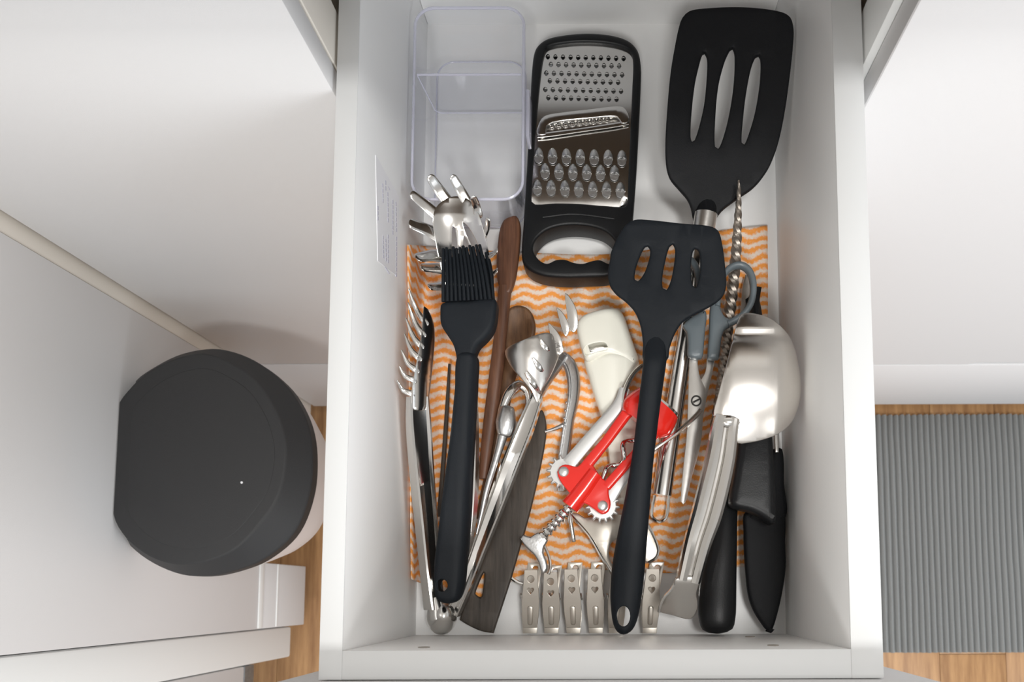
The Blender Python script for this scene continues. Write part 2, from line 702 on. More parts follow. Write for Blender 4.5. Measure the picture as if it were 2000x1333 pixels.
# cabinet behind on the right
t = thing('base_cabinet', 'bright white base cabinet behind and right of the open drawer, above the grey rug', 'cabinet', (0.6, YB, FZ))
nx0 = 0.553
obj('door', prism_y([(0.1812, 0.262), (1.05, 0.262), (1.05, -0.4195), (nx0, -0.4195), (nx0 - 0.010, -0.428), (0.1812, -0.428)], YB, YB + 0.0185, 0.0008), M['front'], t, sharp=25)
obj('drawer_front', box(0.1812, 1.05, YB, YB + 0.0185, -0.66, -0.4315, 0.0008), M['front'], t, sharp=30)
obj('carcass', box(0.1935, 1.05, YB + 0.0215, 0.94, -0.66, 0.262), M['carcass'], t)
# cabinet the drawer runs in
t = thing('drawer_cabinet', 'white cabinet frame around the open drawer, seen in the slits at the top', 'cabinet', (-0.006, 0.36, FZ))
obj('front_stile', box(-0.2080, -0.1909, YB + 0.0202, YB + 0.059, -0.66, 0.262, 0.0006), M['carcass'], t)
obj('front_stile', box(0.1758, 0.1925, YB + 0.0202, YB + 0.059, -0.66, 0.262, 0.0006), M['edge'], t)
obj('side_panel', box(-0.2080, -0.2000, YB + 0.0595, 0.93, -0.66, 0.262), M['carcass'], t)
obj('side_panel', box(0.1850, 0.1925, YB + 0.0595, 0.93, -0.66, 0.262), M['carcass'], t)
obj('back_panel', box(-0.2080, 0.1925, 0.931, 0.94, -0.66, 0.262), M['carcass'], t)
obj('bottom_panel', box(-0.1900, 0.1750, 0.37, 0.93, -0.66, -0.644), M['carcass'], t)
# worktop over the back run
obj('worktop', box(XF - 0.02, 1.10, YB - 0.016, 0.955, 0.268, 0.298, 0.002), M['worktop'], label='wooden worktop slab lying over the cabinets behind the drawer', cat='worktop')
# cabinets on the left run
t = thing('corner_cabinet', 'white cabinet front facing right that carries the black-lidded bin', 'cabinet', (XF - 0.3, 0.15, FZ))
obj('door', box(XF - 0.018, XF, -0.0548, 0.3290, -0.500, 0.262, 0.0012), M['front'], t, sharp=30)
obj('filler_strip', box(XF - 0.018, XF - 0.0012, 0.3296, YB + 0.006, -0.66, 0.262, 0.0006), M['carcass'], t, label='cream filler strip in the corner')
obj('foot_panel', box(XF - 0.018, XF, -0.0548, 0.0500, -0.658, -0.5015, 0.0022), M['front'], t)
for z0, z1 in ((-0.5015, -0.4875), (-0.551, -0.5475)):
    obj('edge_strip', box(XF - 0.0005, XF + 0.0012, -0.0535, 0.0495, z0, z1, 0.0004), M['edge'], t)
obj('carcass', box(XF - 0.58, XF - 0.020, -0.0548, YB, -0.49, 0.262), M['carcass'], t)
t = thing('end_cabinet', 'white rounded end panel in the lower left corner, with grey metal foot trim', 'cabinet', (XF - 0.3, -0.2, FZ))
obj('end_panel', box(XF - 0.03, XF + 0.001, -0.1075, -0.0560, -0.605, 0.262, 0.004), M['edge'], t)
obj('front_panel', box(XF - 0.03, XF - 0.002, -0.50, -0.1090, -0.456, 0.262, 0.002), M['front'], t)
obj('foot_trim', box(XF - 0.03, XF - 0.002, -0.50, -0.1090, -0.486, -0.457, 0.001), M['metalgrey'], t, label='grey metal trim')

# grey ribbed rug
def rug_geo(x0, x1, y0, y1, z, pitch):
    V, Fc = [], []
    nrib = int((x1 - x0) / pitch)
    ny = 24
    prof = []
    for i in range(nrib):
        for u, h in ((0.0, 0.0002), (0.12, 0.0002), (0.24, 0.0075), (0.5, 0.0105), (0.76, 0.0075), (0.90, 0.0002)):
            prof.append((x0 + (i + u) * pitch, h, i))
    for j in range(ny + 1):
        yy = y0 + (y1 - y0) * j / ny
        for (xx, h, i) in prof:
            wob = 0.0007 * noise.noise(Vector((i * 3.1, yy * 22, 0))) + 0.0016 * noise.noise(Vector((xx * 8, yy * 6, 4)))
            ey = 0.0018 * noise.noise(Vector((i * 2.7, 9.0, j))) if j in (0, ny) else 0
            V.append(Vector((xx + wob, yy + ey, z + h)))
    n = len(prof)
    for j in range(ny):
        for i in range(n - 1):
            a = j * n + i
            Fc.append([a, a + 1, a + n + 1, a + n])
    b0 = len(V)
    for j in (0, ny):
        for (xx, h, i) in prof:
            V.append(Vector((xx, y0 + (y1 - y0) * j / ny, z)))
    for i in range(n - 1):
        Fc.append([i, i + 1, b0 + i + 1, b0 + i])
        a = ny * n + i
        Fc.append([a, a + 1, b0 + n + i + 1, b0 + n + i])
    return V, Fc


obj('rug', rug_geo(0.4976, 1.02, -0.1165, 0.3497, FZ + 0.0004, 0.0118), M['rug'], label='grey ribbed cotton rug on the wooden floor at right', cat='rug')

# ------------------------------------------------------------------ the drawer
XL, XR, YF, YK, RZ = -0.1741, 0.1537, -0.0365, 0.5400, 0.173
D = thing('drawer', 'open white kitchen drawer full of cooking utensils', 'drawer', (-0.01, 0.25, -0.016))
obj('bottom_panel', box(XL - 0.006, XR + 0.006, YF - 0.006, YK + 0.006, -0.010, 0.0), M['white'], D)
obj('side_panel', box(-0.1889, XL, -0.0553, YK + 0.016, -0.014, RZ, 0.0010), M['white'], D, sharp=30)
obj('side_panel', box(XR, 0.1743, -0.0553, YK + 0.016, -0.014, RZ, 0.0010), M['white'], D, sharp=30)
obj('back_panel', box(XL, XR, YK, YK + 0.016, -0.014, RZ - 0.003, 0.0010), M['white'], D, sharp=30)
obj('inner_front', box(XL, XR, -0.0553, YF, -0.014, RZ - 0.0004, 0.0010), M['white'], D, sharp=30)
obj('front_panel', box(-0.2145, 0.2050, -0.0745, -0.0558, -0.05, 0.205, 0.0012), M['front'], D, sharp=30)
obj('dimmed_rim', box(-0.1889, XL, -0.0551, YK + 0.0158, RZ + 0.00005, RZ + 0.0006, 0.0002), M['rim_dim'], D, sharp=30)  # thin darker strips added on the rims to tone down their light
obj('dimmed_rim', box(XR, 0.1743, -0.0551, YK + 0.0158, RZ + 0.00005, RZ + 0.0006, 0.0002), M['rim_dim'], D, sharp=30)
obj('dimmed_rim', box(XL, XR, -0.0551, YF, RZ - 0.00035, RZ + 0.0004, 0.0002), M['rim_dim'], D, sharp=30)
for px in (828, 1465, 1510):
    c = P(px, 1254, 0.10)
    yy, zz = YF + 0.0001, None
    xx, yv, dd = ray(px, {828: 1266, 1465: 1245, 1510: 1262}[px])
    tt = YF / yv
    cx_, cz_ = xx * tt, H + dd * tt
    V = [Vector((cx_ + 0.004 * math.cos(a), YF + 0.0006, cz_ + 0.004 * math.sin(a))) for a in [2 * math.pi * i / 14 for i in range(14)]]
    V += [Vector((v.x, YF - 0.0005, v.z)) for v in V]
    Fc = [list(range(14))] + [[i, (i + 1) % 14, 14 + (i + 1) % 14, 14 + i] for i in range(14)]
    obj('screw_cap', (V, Fc), M['hole'], D)
# sticker with rows of print on the left wall


def onwall(px, py):
    xx, yv, dd = ray(px, py)
    tt = XL / xx
    return yv * tt, H + dd * tt


st = [onwall(*p) for p in ((733, 303), (779, 385), (775, 540), (737, 510))]


def wallquad(q, th):
    V = [Vector((XL + th, a, b)) for a, b in q] + [Vector((XL - 0.0002, a, b)) for a, b in q]
    return V, [[0, 1, 2, 3]] + [[i, (i + 1) % 4, 4 + (i + 1) % 4, 4 + i] for i in range(4)]


sk = obj('sticker', wallquad(st, 0.0004), M['label'], D, smooth=False, label='pale paper sticker with rows of violet print')
for (xa, ya, xb, yb) in ((737, 402, 737, 432), (746, 358, 747, 398), (752, 352, 752, 374), (756, 375, 757, 436), (766, 390, 766, 460),
                         (772, 394, 773, 455), (747, 460, 748, 506), (752, 466, 753, 512), (757, 458, 757, 516), (773, 462, 773, 542), (752, 522, 762, 538), (757, 364, 761, 373)):
    n = max(1, int((yb - ya) / 9))
    for i in range(n):
        f0, f1 = i / n, (i + 0.78) / n
        q = [onwall(xa + (xb - xa) * f0 - 0.9, ya + (yb - ya) * f0), onwall(xa + (xb - xa) * f0 + 0.9, ya + (yb - ya) * f0 + 1.5),
             onwall(xa + (xb - xa) * f1 + 0.9, ya + (yb - ya) * f1 + 1.5), onwall(xa + (xb - xa) * f1 - 0.9, ya + (yb - ya) * f1)]
        obj('print_row', wallquad(q, 0.0006), M['ink'], sk, smooth=False)

# orange cloth, lapping a little way up the left wall
def cloth_geo():
    n, m = 110, 110
    top = cr([(797, 478), (900, 486), (1040, 494), (1200, 496), (1330, 476), (1410, 450), (1499, 440)], 3, False)
    bot = cr([(804, 1132), (850, 1150), (938, 1172), (985, 1146), (1030, 1120), (1150, 1112), (1300, 1120), (1400, 1112), (1462, 1106)], 3, False)
    lef = [(797, 478), (799, 700), (802, 900), (804, 1132)]
    V, Fc, UV = [], [], []
    for j in range(m + 1):
        v = j / m
        for i in range(n + 1):
            u = i / n
            a = top[int(u * (len(top) - 1))]
            b = bot[int(u * (len(bot) - 1))]
            px = a[0] * (1 - v) + b[0] * v
            py = a[1] * (1 - v) + b[1] * v
            if u > 0.9:
                px += (u - 0.9) * 10 * (14 * math.sin(v * math.pi) + (16 if 0.15 < v < 0.5 else 0) * 0)
            g = P(px, py, 0)
            wr = 0.0016 * noise.noise(Vector((g.x * 26, g.y * 20, 1))) + 0.0009 * noise.noise(Vector((g.x * 70, g.y * 50, 5)))
            z = 0.0026 + wr
            z = max(z, 0.0014)
            q = P(px, py, z)
            lim = XL + 0.0024
            if q.x < lim:                    # the part that climbs the wall
                xx, yv, dd = ray(px, py)
                tt = (lim + 0.0006 * wr / 0.0016) / xx
                q = Vector((xx * tt, yv * tt, H + dd * tt))
            V.append(q)
            UV.append((q.x - (q.z if q.x < lim + 0.001 else 0), q.y))
    for j in range(m):
        for i in range(n):
            a = j * (n + 1) + i
            Fc.append([a, a + 1, a + n + 2, a + n + 1])
    return V, Fc, UV


cv, cf, cu = cloth_geo()
co = obj('dish_cloth', (cv, cf), M['cloth'], label='orange and white wavy striped cloth lining the drawer under the utensils', cat='cloth', uv=cu, sharp=180)
sm = co.modifiers.new('thick', 'SOLIDIFY')
sm.thickness = 0.0008
sm.offset = -1

# ------------------------------------------------------------------ bin hanging on the left cabinet front
def polar(pts, n=96, c=None):
    pts = cr(pts, 3)
    cx_, cy_ = c
    out = []
    for k in range(n):
        a = 2 * math.pi * k / n
        dx, dy = math.cos(a), math.sin(a)
        best = None
        for i in range(len(pts)):
            x1, y1 = pts[i - 1][0] - cx_, pts[i - 1][1] - cy_
            x2, y2 = pts[i][0] - cx_, pts[i][1] - cy_
            den = dx * (y2 - y1) - dy * (x2 - x1)
            if abs(den) < 1e-9:
                continue
            s = (x1 * (y2 - y1) - y1 * (x2 - x1)) / den
            u = (x1 * dy - y1 * dx) / den
            if s > 0 and -1e-6 <= u <= 1 + 1e-6 and (best is None or s > best):
                best = s
        out.append((cx_ + dx * best, cy_ + dy * best))
    return out


lid_top = [(231, 786), (231, 786), (262, 752), (300, 722), (349, 700), (400, 692), (442, 706), (499, 744), (536, 800), (555, 860), (556, 905), (541, 969),
           (510, 1017), (461, 1070), (405, 1096), (349, 1102), (300, 1090), (258, 1062), (232, 1032), (219, 1004), (219, 1004), (222, 940), (226, 860)]
lid_rim = [(229, 783), (229, 783), (258, 750), (292, 724), (350, 694), (412, 682), (455, 688), (499, 706), (540, 735), (574, 772), (602, 830), (611, 894),
           (604, 969), (574, 1042), (517, 1092), (461, 1115), (405, 1126), (352, 1122), (292, 1096), (247, 1058), (217, 1007), (217, 1007), (220, 940), (224, 860)]
LZ = -0.150
rt = [P(x, y, LZ) for x, y in polar(lid_top, c=(400, 900))]
rr = [P(x, y, LZ - 0.026) for x, y in polar(lid_rim, c=(400, 900))]
for v in rr + rt:
    v.x = max(v.x, XF + 0.0012)
ctr = sum(rr, Vector()) / len(rr)
bt = thing('waste_bin', 'white waste bin with flat-backed black lid hanging on the left cabinet front', 'bin', (ctr.x, ctr.y, -0.42))


def ringz(r_, z, s=1.0, dx=0.0):
    return [Vector((max(XF + 0.0012, ctr.x + dx + (v.x - ctr.x) * s), ctr.y + (v.y - ctr.y) * s, z)) for v in r_]


mix = [a.lerp(b, 0.10) for a, b in zip(rt, rr)]
lid = obj('lid', loft([ringz(rr, LZ - 0.040, 0.96), ringz(rr, LZ - 0.040, 1.0), ringz(rr, LZ - 0.028), rr, [a.lerp(b, 0.92) for a, b in zip(rt, rr)], ringz(mix, LZ - 0.0022), [a.lerp(b, 0.03) for a, b in zip(rt, rr)], [Vector((a.x, a.y, LZ)) for a in ringz(rt, LZ, 0.985)]]),
          M['lid'], bt, sharp=50, label='black D-shaped lid')
obj('lid_inset', loft([ringz(rt, LZ + 0.0001, 0.86, 0.002), ringz(rt, LZ + 0.0004, 0.858, 0.002), ringz(rt, LZ + 0.0006, 0.852, 0.002)]), M['lid'], lid)
obj('body', loft([ringz(rr, LZ - 0.041, 0.985), ringz(rr, -0.235, 0.93), ringz(rr, -0.29, 0.85, -0.005), ringz(rr, -0.345, 0.72, -0.015), ringz(rr, -0.352, 0.68, -0.018)]), M['binbody'], bt, sharp=60, label='white plastic bucket')
obj('dust_speck', dome(472, 943, LZ + 0.0008, 2.6, 2.6, 0.0008, 8, 2), M['label'], lid)

# ------------------------------------------------------------------ clear box at the back left
def rrect_world(x0, x1, y0, y1, r, z, n=6):
    out = []
    for cx_, cy_, a0 in ((x1 - r, y1 - r, 0), (x0 + r, y1 - r, 90), (x0 + r, y0 + r, 180), (x1 - r, y0 + r, 270)):
        for k in range(n + 1):
            a = math.radians(a0 + 90 * k / n)
            out.append(Vector((cx_ + r * math.cos(a), cy_ + r * math.sin(a), z)))
    return out


CZ = 0.060
c0, c1 = P(796, 392, CZ), P(1029, 14, CZ)
cx0, cx1 = P(806, 200, CZ).x, P(1024, 200, CZ).x
cy0, cy1 = c0.y, c1.y
ct = thing('clear_box', 'clear plastic two-compartment box in the back left corner of the drawer', 'box', ((cx0 + cx1) / 2, (cy0 + cy1) / 2, 0.002))
ti = 0.006
V1 = [rrect_world(cx0 + ti, cx1 - ti, cy0 + ti, cy1 - ti, 0.016, 0.0035), rrect_world(cx0 + ti * .8, cx1 - ti * .8, cy0 + ti * .8, cy1 - ti * .8, 0.018, 0.006),
      rrect_world(cx0, cx1, cy0, cy1, 0.017, CZ - 0.0008), rrect_world(cx0 - 0.0008, cx1 + 0.0008, cy0 - 0.0008, cy1 + 0.0008, 0.0176, CZ),
      rrect_world(cx0 + 0.0022, cx1 - 0.0022, cy0 + 0.0022, cy1 - 0.0022, 0.0155, CZ), rrect_world(cx0 + 0.0024, cx1 - 0.0024, cy0 + 0.0024, cy1 - 0.0024, 0.0155, CZ - 0.001),
      rrect_world(cx0 + ti * .8 + .002, cx1 - ti * .8 - .002, cy0 + ti * .8 + .002, cy1 - ti * .8 - .002, 0.016, 0.008), rrect_world(cx0 + ti + .003, cx1 - ti - .003, cy0 + ti + .003, cy1 - ti - .003, 0.014, 0.0055)]
obj('shell', loft(V1), M['clear'], ct, sharp=50)
rim = obj('rim', tube(rrect_world(cx0 + 0.0008, cx1 - 0.0008, cy0 + 0.0008, cy1 - 0.0008, 0.0166, CZ + 0.0003, 10), 0.0012, 8, True), M['lit_edge'], ct)
obj('base_edge', tube(rrect_world(cx0 + ti, cx1 - ti, cy0 + ti, cy1 - ti, 0.016, 0.0036, 8), 0.0007, 6, True), M['lit_edge'], ct)
dy = P(900, 144, CZ).y
obj('divider_edge', tube([(cx0 + 0.003, dy, CZ - 0.001), (cx1 - 0.003, dy, CZ - 0.001)], 0.0009, 8), M['lit_edge'], ct)
obj('divider_edge', tube([(cx0 + 0.003, dy, CZ - 0.002), (cx0 + 0.0072, dy, 0.013), (cx0 + 0.012, dy, 0.0095), (cx1 - 0.008, dy, 0.0095)], 0.0006, 6), M['lit_edge'], ct)
obj('divider', join(*[loft([[Vector((cx0 + 0.0030 + s * 0.0045, dy - 0.0009, z)), Vector((cx1 - 0.0030 - s * 0.0045, dy - 0.0009, z)), Vector((cx1 - 0.0030 - s * 0.0045, dy + 0.0009, z)), Vector((cx0 + 0.0030 + s * 0.0045, dy + 0.0009, z))] for z, s in ((CZ - 0.0015, 0), (0.010, 1.0))])]), M['clear'], ct, sharp=30)
ya, yb = P(1030, 262, CZ).y, P(1030, 170, CZ).y
obj('side_tab', box(cx1 + 0.0009, cx1 + 0.0042, ya, yb, CZ - 0.022, CZ - 0.002, 0.0012), M['lit_edge'], ct, sharp=30)

# ------------------------------------------------------------------ box grater
gt = thing('flat_grater', 'flat steel grater in a black plastic frame with handle hole', 'grater', base_of(1135, 310))
GZ = 0.030
frame_o = [(1019, 505), (1022, 430), (1028, 330), (1035, 200), (1039, 125), (1046, 92), (1066, 74), (1105, 65), (1150, 62), (1195, 66), (1228, 77), (1246, 96), (1252, 125),
           (1252, 160), (1248, 250), (1243, 340), (1236, 430), (1230, 490), (1218, 524), (1190, 537), (1150, 540), (1100, 541), (1060, 537), (1032, 525)]
plate_h = [(1062, 104), (1070, 90), (1108, 82), (1150, 80), (1195, 84), (1226, 94), (1236, 108), (1235, 170), (1231, 260), (1227, 350), (1225, 392), (1220, 402), (1180, 401), (1130, 397), (1085, 396), (1046, 398), (1038, 392), (1041, 310), (1048, 220), (1056, 140)]
hand_h = [(1041, 487), (1047, 467), (1070, 448), (1105, 439), (1145, 440), (1180, 450), (1201, 470), (1209, 495), (1204, 512), (1188, 514), (1172, 507), (1155, 509), (1138, 514), (1120, 512), (1103, 506), (1085, 507), (1068, 514), (1052, 506)]
fr_ = obj('frame', slab(frame_o, GZ, 0.0245, 0.0035, [plate_h, hand_h], nseg=4, hr=0.0022), M['plastic'], gt, label='black plastic frame with a wavy grip')
obj('raised_rib', wire([(1060, 425, GZ), (1120, 419, GZ), (1200, 428, GZ)], 0.0010), M['plastic'], fr_)
holes, bigs, smalls = [], [], []
for r_, (y0, xs, n) in enumerate(((111, 1070, 11), (126, 1076, 10), (143, 1067, 11), (158, 1074, 10), (175, 1065, 11), (191, 1071, 10))):
    for i in range(n):
        smalls.append((xs + 14.8 * i, y0 + 3.5 * i / 10))
for (y0, xs, n) in ((301, 1052, 7), (331, 1064.5, 6), (363, 1049, 7)):
    for i in range(n):
        bigs.append((xs + 27.1 * i, y0 + 5 * i / 6.0))
for x, y in smalls:
    holes.append(ellipse(x, y + 1.5, 3.0, 3.6, 8))
for x, y in bigs:
    pass
slot = [(1064, 252), (1068, 244), (1120, 236), (1200, 228), (1216, 230), (1214, 238), (1130, 247), (1075, 255)]
plate_o = [(1060, 104), (1069, 88), (1108, 80), (1150, 78), (1196, 82), (1228, 92), (1238, 108), (1237, 170), (1233, 260), (1229, 350), (1227, 394), (1221, 404), (1180, 403), (1130, 399), (1085, 398), (1045, 400), (1036, 393), (1039, 310), (1046, 220), (1054, 140)]
pl = obj('steel_plate', slab(plate_o, lambda x, y: 0.0262 - 0.0030 * max(0, (y - 380) / 20) ** 1.3, 0.0008, 0.0002, holes + [slot], nseg=1, hsmooth=False, grid=40), M['steel'], gt, label='polished steel grating plate')


def hood(x, y, z, a, b, h, n=10, m=4):
    V, Fc = [], []
    for j in range(m + 1):
        f = math.pi / 2 * j / m
        for i in range(n + 1):
            th = math.pi * i / n
            V.append(P(x + a * math.cos(th) * math.cos(f), y - b * math.sin(th) * math.cos(f), z) + Vector((0, 0, h * math.sin(f))))
    for j in range(m):
        for i in range(n):
            q = j * (n + 1) + i
            Fc.append([q, q + 1, q + n + 2, q + n + 1])
    return V, Fc


for x, y in bigs:
    o = obj('shredding_tooth', join(hood(x, y + 7, 0.0262, 9.5, 19, 0.0042), slab(ellipse(x, y + 9, 8.6, 9.2, 14), (lambda yc: (lambda px, py: 0.0282 - 0.00005 * (py - yc)))(y + 9), 0.0006, 0.0002, smooth=False, nseg=1)), M['cast'], pl, sharp=40)  # flat disc in place of the opening, tilted to reflect the ceiling light
    s = o.modifiers.new('thick', 'SOLIDIFY')
    s.thickness = 0.0004
for x, y in smalls:
    obj('fine_tooth', hood(x, y + 1.0, 0.0262, 4.6, 6.5, 0.0016, 6, 2), M['steel'], pl, sharp=70)
bl = obj('slicing_blade', slab([(1048, 262), (1050, 244), (1062, 226), (1100, 218), (1150, 212), (1200, 206), (1218, 208), (1228, 222), (1228, 238), (1214, 241), (1205, 228), (1150, 231), (1085, 238), (1068, 246), (1066, 262)], lambda x, y: 0.0302 - 0.0000 * y, 0.0030, 0.0014, nseg=3), M['steel'], pl)
obj('blade_edge', slab([(1050, 268), (1052, 261), (1140, 249), (1226, 236), (1228, 242), (1140, 256)], 0.0292, 0.0016, 0.0005), M['steel'], bl)
for i in range(9):
    obj('wave', dome(1077 + 13.6 * i, 246 - 1.75 * i, 0.0255, 6.0, 4.6, 0.0032, 10, 3), M['steel'], bl)
obj('blade_bed', slab([(1062, 256), (1066, 240), (1200, 224), (1219, 227), (1217, 240), (1130, 251)], 0.0252, 0.0010, 0.0003), M['satin'], bl)

# ------------------------------------------------------------------ large black turner
tn = thing('slotted_turner', 'large black slotted turner with steel handle, leaning at the back right', 'turner', base_of(1380, 430))
turner_o = [(1333, 32), (1346, 20), (1372, 15), (1430, 12), (1480, 14), (1528, 22), (1545, 33), (1551, 55), (1549, 95), (1543, 150), (1533, 220), (1520, 280), (1505, 320), (1487, 348), (1470, 366),
            (1450, 380), (1427, 396), (1410, 410), (1400, 424), (1396, 432), (1356, 430), (1353, 420), (1350, 404), (1342, 386), (1325, 366), (1309, 346), (1302, 322), (1300, 280), (1303, 220), (1310, 140), (1320, 80), (1327, 48)]


def turner_z(x, y):
    c = 1380 + (430 - y) * 0.13
    return 0.040 + 0.045 * min(1, max(0, (430 - y) / 415)) ** 0.9 + 0.004 * ((x - c) / 110) ** 2 - (0.004 if 250 < y else 0.004 * y / 250)


ts = [[(1377, 99), (1382, 112), (1381, 150), (1376, 200), (1366, 245), (1357, 272), (1352, 275), (1349, 265), (1351, 220), (1358, 160), (1367, 120), (1373, 101)],
      [(1432, 90), (1436, 105), (1434, 160), (1425, 220), (1412, 270), (1403, 289), (1397, 285), (1397, 240), (1403, 170), (1415, 120), (1427, 93)],
      [(1483, 104), (1487, 117), (1485, 160), (1476, 215), (1463, 260), (1454, 281), (1449, 277), (1452, 230), (1458, 180), (1468, 130), (1477, 107)]]
obj('blade', slab(turner_o, turner_z, 0.0055, 0.0016, ts, grid=22), M['nylon'], tn, sharp=60, label='black nylon slotted blade')
obj('spine', sweep([(1386, 380, 0.0370, 20, 0.006), (1382, 402, 0.0370, 36, 0.011), (1378, 424, 0.0395, 43, 0.018)], n=14), M['nylon'], tn)
obj('ferrule', sweep([(1379, 418, 0.0395, 45, 0.0185), (1374, 450, 0.0375, 43, 0.0175)], n=18, expo=2.0, smooth=False), M['satin'], tn, label='brushed steel collar')
hd = obj('handle', sweep([(1374, 446, 0.0375, 36, 0.015), (1358, 540, 0.032, 32, 0.014), (1342, 640, 0.025, 31, 0.013), (1325, 750, 0.0165, 35, 0.012), (1307, 870, 0.0125, 37, 0.012), (1293, 968, 0.0115, 38, 0.012)], n=16, expo=2.6), M['steel'], tn, label='polished steel tube handle')
obj('hanging_loop', wire([(1279, 968, 0.011), (1273, 1000, 0.011), (1275, 1012, 0.011), (1288, 1020, 0.011), (1300, 1013, 0.011), (1304, 996, 0.011), (1306, 968, 0.011)], 0.0016), M['steel'], tn)

# ------------------------------------------------------------------ black slotted spatula on top of the pile
sp = thing('slotted_spatula', 'black silicone slotted spatula lying topmost across the pile, hole in its handle end', 'spatula', base_of(1250, 830))
sp_o = [(1191, 508), (1194, 490), (1207, 460), (1224, 436), (1240, 428), (1265, 428), (1330, 435), (1384, 440), (1403, 449), (1411, 475), (1417, 520), (1419, 556), (1412, 578), (1390, 596), (1352, 616), (1332, 630),
        (1319, 650), (1308, 680), (1303, 702), (1258, 702), (1256, 670), (1251, 635), (1240, 608), (1222, 588), (1204, 574), (1191, 556), (1187, 532)]
ss = [[(1265, 479), (1270, 487), (1268, 505), (1258, 533), (1246, 548), (1240, 545), (1242, 523), (1252, 495), (1260, 481)],
      [(1314, 475), (1319, 487), (1316, 520), (1310, 548), (1302, 565), (1295, 562), (1294, 540), (1300, 508), (1308, 480)],
      [(1358, 484), (1365, 489), (1368, 510), (1366, 540), (1359, 561), (1353, 556), (1350, 525), (1353, 493)]]


def sp_z(x, y):
    return 0.074 + 0.006 * max(0, (600 - y) / 170) ** 1.5 - 0.004 * max(0, (y - 600) / 100)


obj('blade', slab(sp_o, sp_z, 0.0045, 0.0016, ss, grid=24), M['silicone'], sp, sharp=60)
sh_o = [(1262, 640), (1283, 622), (1306, 640), (1304, 690), (1296, 750), (1289, 800), (1283, 850), (1277, 900), (1272, 960), (1268, 1010), (1264, 1060), (1260, 1110), (1255, 1155), (1249, 1195), (1242, 1220), (1232, 1235), (1218, 1241), (1206, 1236), (1198, 1221), (1194, 1198),
        (1192, 1160), (1195, 1110), (1203, 1060), (1213, 1010), (1223, 960), (1233, 900), (1241, 840), (1248, 780), (1256, 710)]
obj('handle', slab(sh_o, lambda x, y: 0.0785 - 0.016 * max(0, min(1, (y - 640) / 600)) - 0.0105 * max(0, (705 - y) / 78) - 0.0035 * ((x - 1283 + (y - 640) * 0.108) / 25) ** 2, 0.012, 0.0042, [ellipse(1218, 1205, 13.5, 20.5, 18)], nseg=4, grid=9, hr=0.0008), M['silicone'], sp, sharp=60)

# ------------------------------------------------------------------ spaghetti server under the brush
sv = thing('spaghetti_server', 'polished steel spaghetti server with upturned tines and slots, under the black brush', 'server', base_of(905, 700))


def bowl_z(x, y):
    return 0.067 - 0.008 * max(0, 1 - (((x - 897) / 62) ** 2 + ((y - 470) / 110) ** 2)) - 0.044 * max(0, (y - 420) / 185) ** 1.45


bo = [(845, 432), (850, 408), (862, 394), (882, 384), (905, 384), (922, 396), (936, 420), (945, 450), (954, 490), (962, 530), (958, 570), (935, 600), (915, 612), (890, 600), (868, 560), (860, 520), (852, 480)]
bs = [[(884, 441), (889, 446), (893, 485), (894, 520), (885, 520), (883, 480)], [(904, 434), (912, 440), (926, 462), (938, 492), (944, 515), (934, 515), (924, 486), (910, 456)], [(906, 461), (912, 468), (918, 492), (922, 515), (910, 515), (906, 490)]]
obj('bowl', slab(bo, bowl_z, 0.0012, 0.0004, bs, grid=9), M['steel'], sv, sharp=60)
TN = [((880, 402), (858, 372), (843, 350), 22), ((914, 398), (898, 370), (886, 349), 19), ((858, 424), (832, 402), (808, 382), 21), ((860, 462), (832, 448), (806, 438), 24),
      ((934, 420), (930, 402), (925, 388), 16), ((944, 462), (951, 446), (953, 430), 13), ((864, 500), (842, 500), (820, 503), 26), ((868, 526), (848, 524), (828, 523), 22), ((872, 556), (858, 560), (842, 561), 20),
      ((952, 500), (963, 497), (970, 491), 14), ((954, 540), (964, 536), (970, 530), 16)]
for a, b, c, w in TN:
    za = bowl_z(*a)
    up = 0.005
    obj('tine', sweep([(a[0], a[1], za - 0.0020, w * 1.1, 0.0014), (b[0], b[1], za + 0.004, w, 0.0014), (c[0], c[1], za + 0.011, w * 0.85, 0.0014)], n=10, expo=3, step=6, round_ends=0.9), M['steel'], sv, sharp=60)
obj('handle', sweep([(905, 596, 0.030, 30, 0.0025), (914, 660, 0.030, 24, 0.003), (920, 760, 0.032, 24, 0.004), (922, 900, 0.034, 27, 0.004), (918, 990, 0.035, 28, 0.004), (911, 1060, 0.0355, 24, 0.004), (903, 1100, 0.0355, 14, 0.003)], profile=[(-1, -.8), (-.55, .7), (-.3, .9), (-.1, .1), (.1, .1), (.3, .9), (.55, .7), (1, -.8), (.5, -.5), (-.5, -.5)]), M['steel'], sv, sharp=30)

# ------------------------------------------------------------------ black basting brush
br = thing('basting_brush', 'black silicone basting brush with thick ribbed bristles, at the left', 'brush', base_of(905, 830))
obj('head', slab([(862, 590), (915, 585), (966, 582), (968, 610), (962, 638), (948, 658), (932, 674), (925, 696), (923, 730), (889, 730), (890, 700), (884, 672), (872, 652), (860, 632), (858, 610)], lambda x, y: 0.0725 - 0.004 * max(0, (y - 600) / 130), 0.017, 0.004, nseg=4, grid=20), M['silicone'], br, sharp=60)
bh = [(893, 690), (928, 690), (930, 740), (927, 800), (923, 870), (920, 930), (917, 1000), (913, 1060), (908, 1110), (903, 1150), (893, 1172), (872, 1180), (852, 1172), (845, 1145), (846, 1100), (853, 1040), (860, 980), (869, 910), (878, 840), (886, 760)]
obj('handle', slab(bh, lambda x, y: 0.0715 - 0.018 * max(0, min(1, (y - 690) / 480)) - 0.006 * max(0, (x - 905 + (y - 900) * 0.06) / 25), 0.015, 0.0045, [ellipse(863, 1144, 11, 12, 16)], nseg=4, grid=10, hr=0.0008), M['silicone'], br, sharp=60)
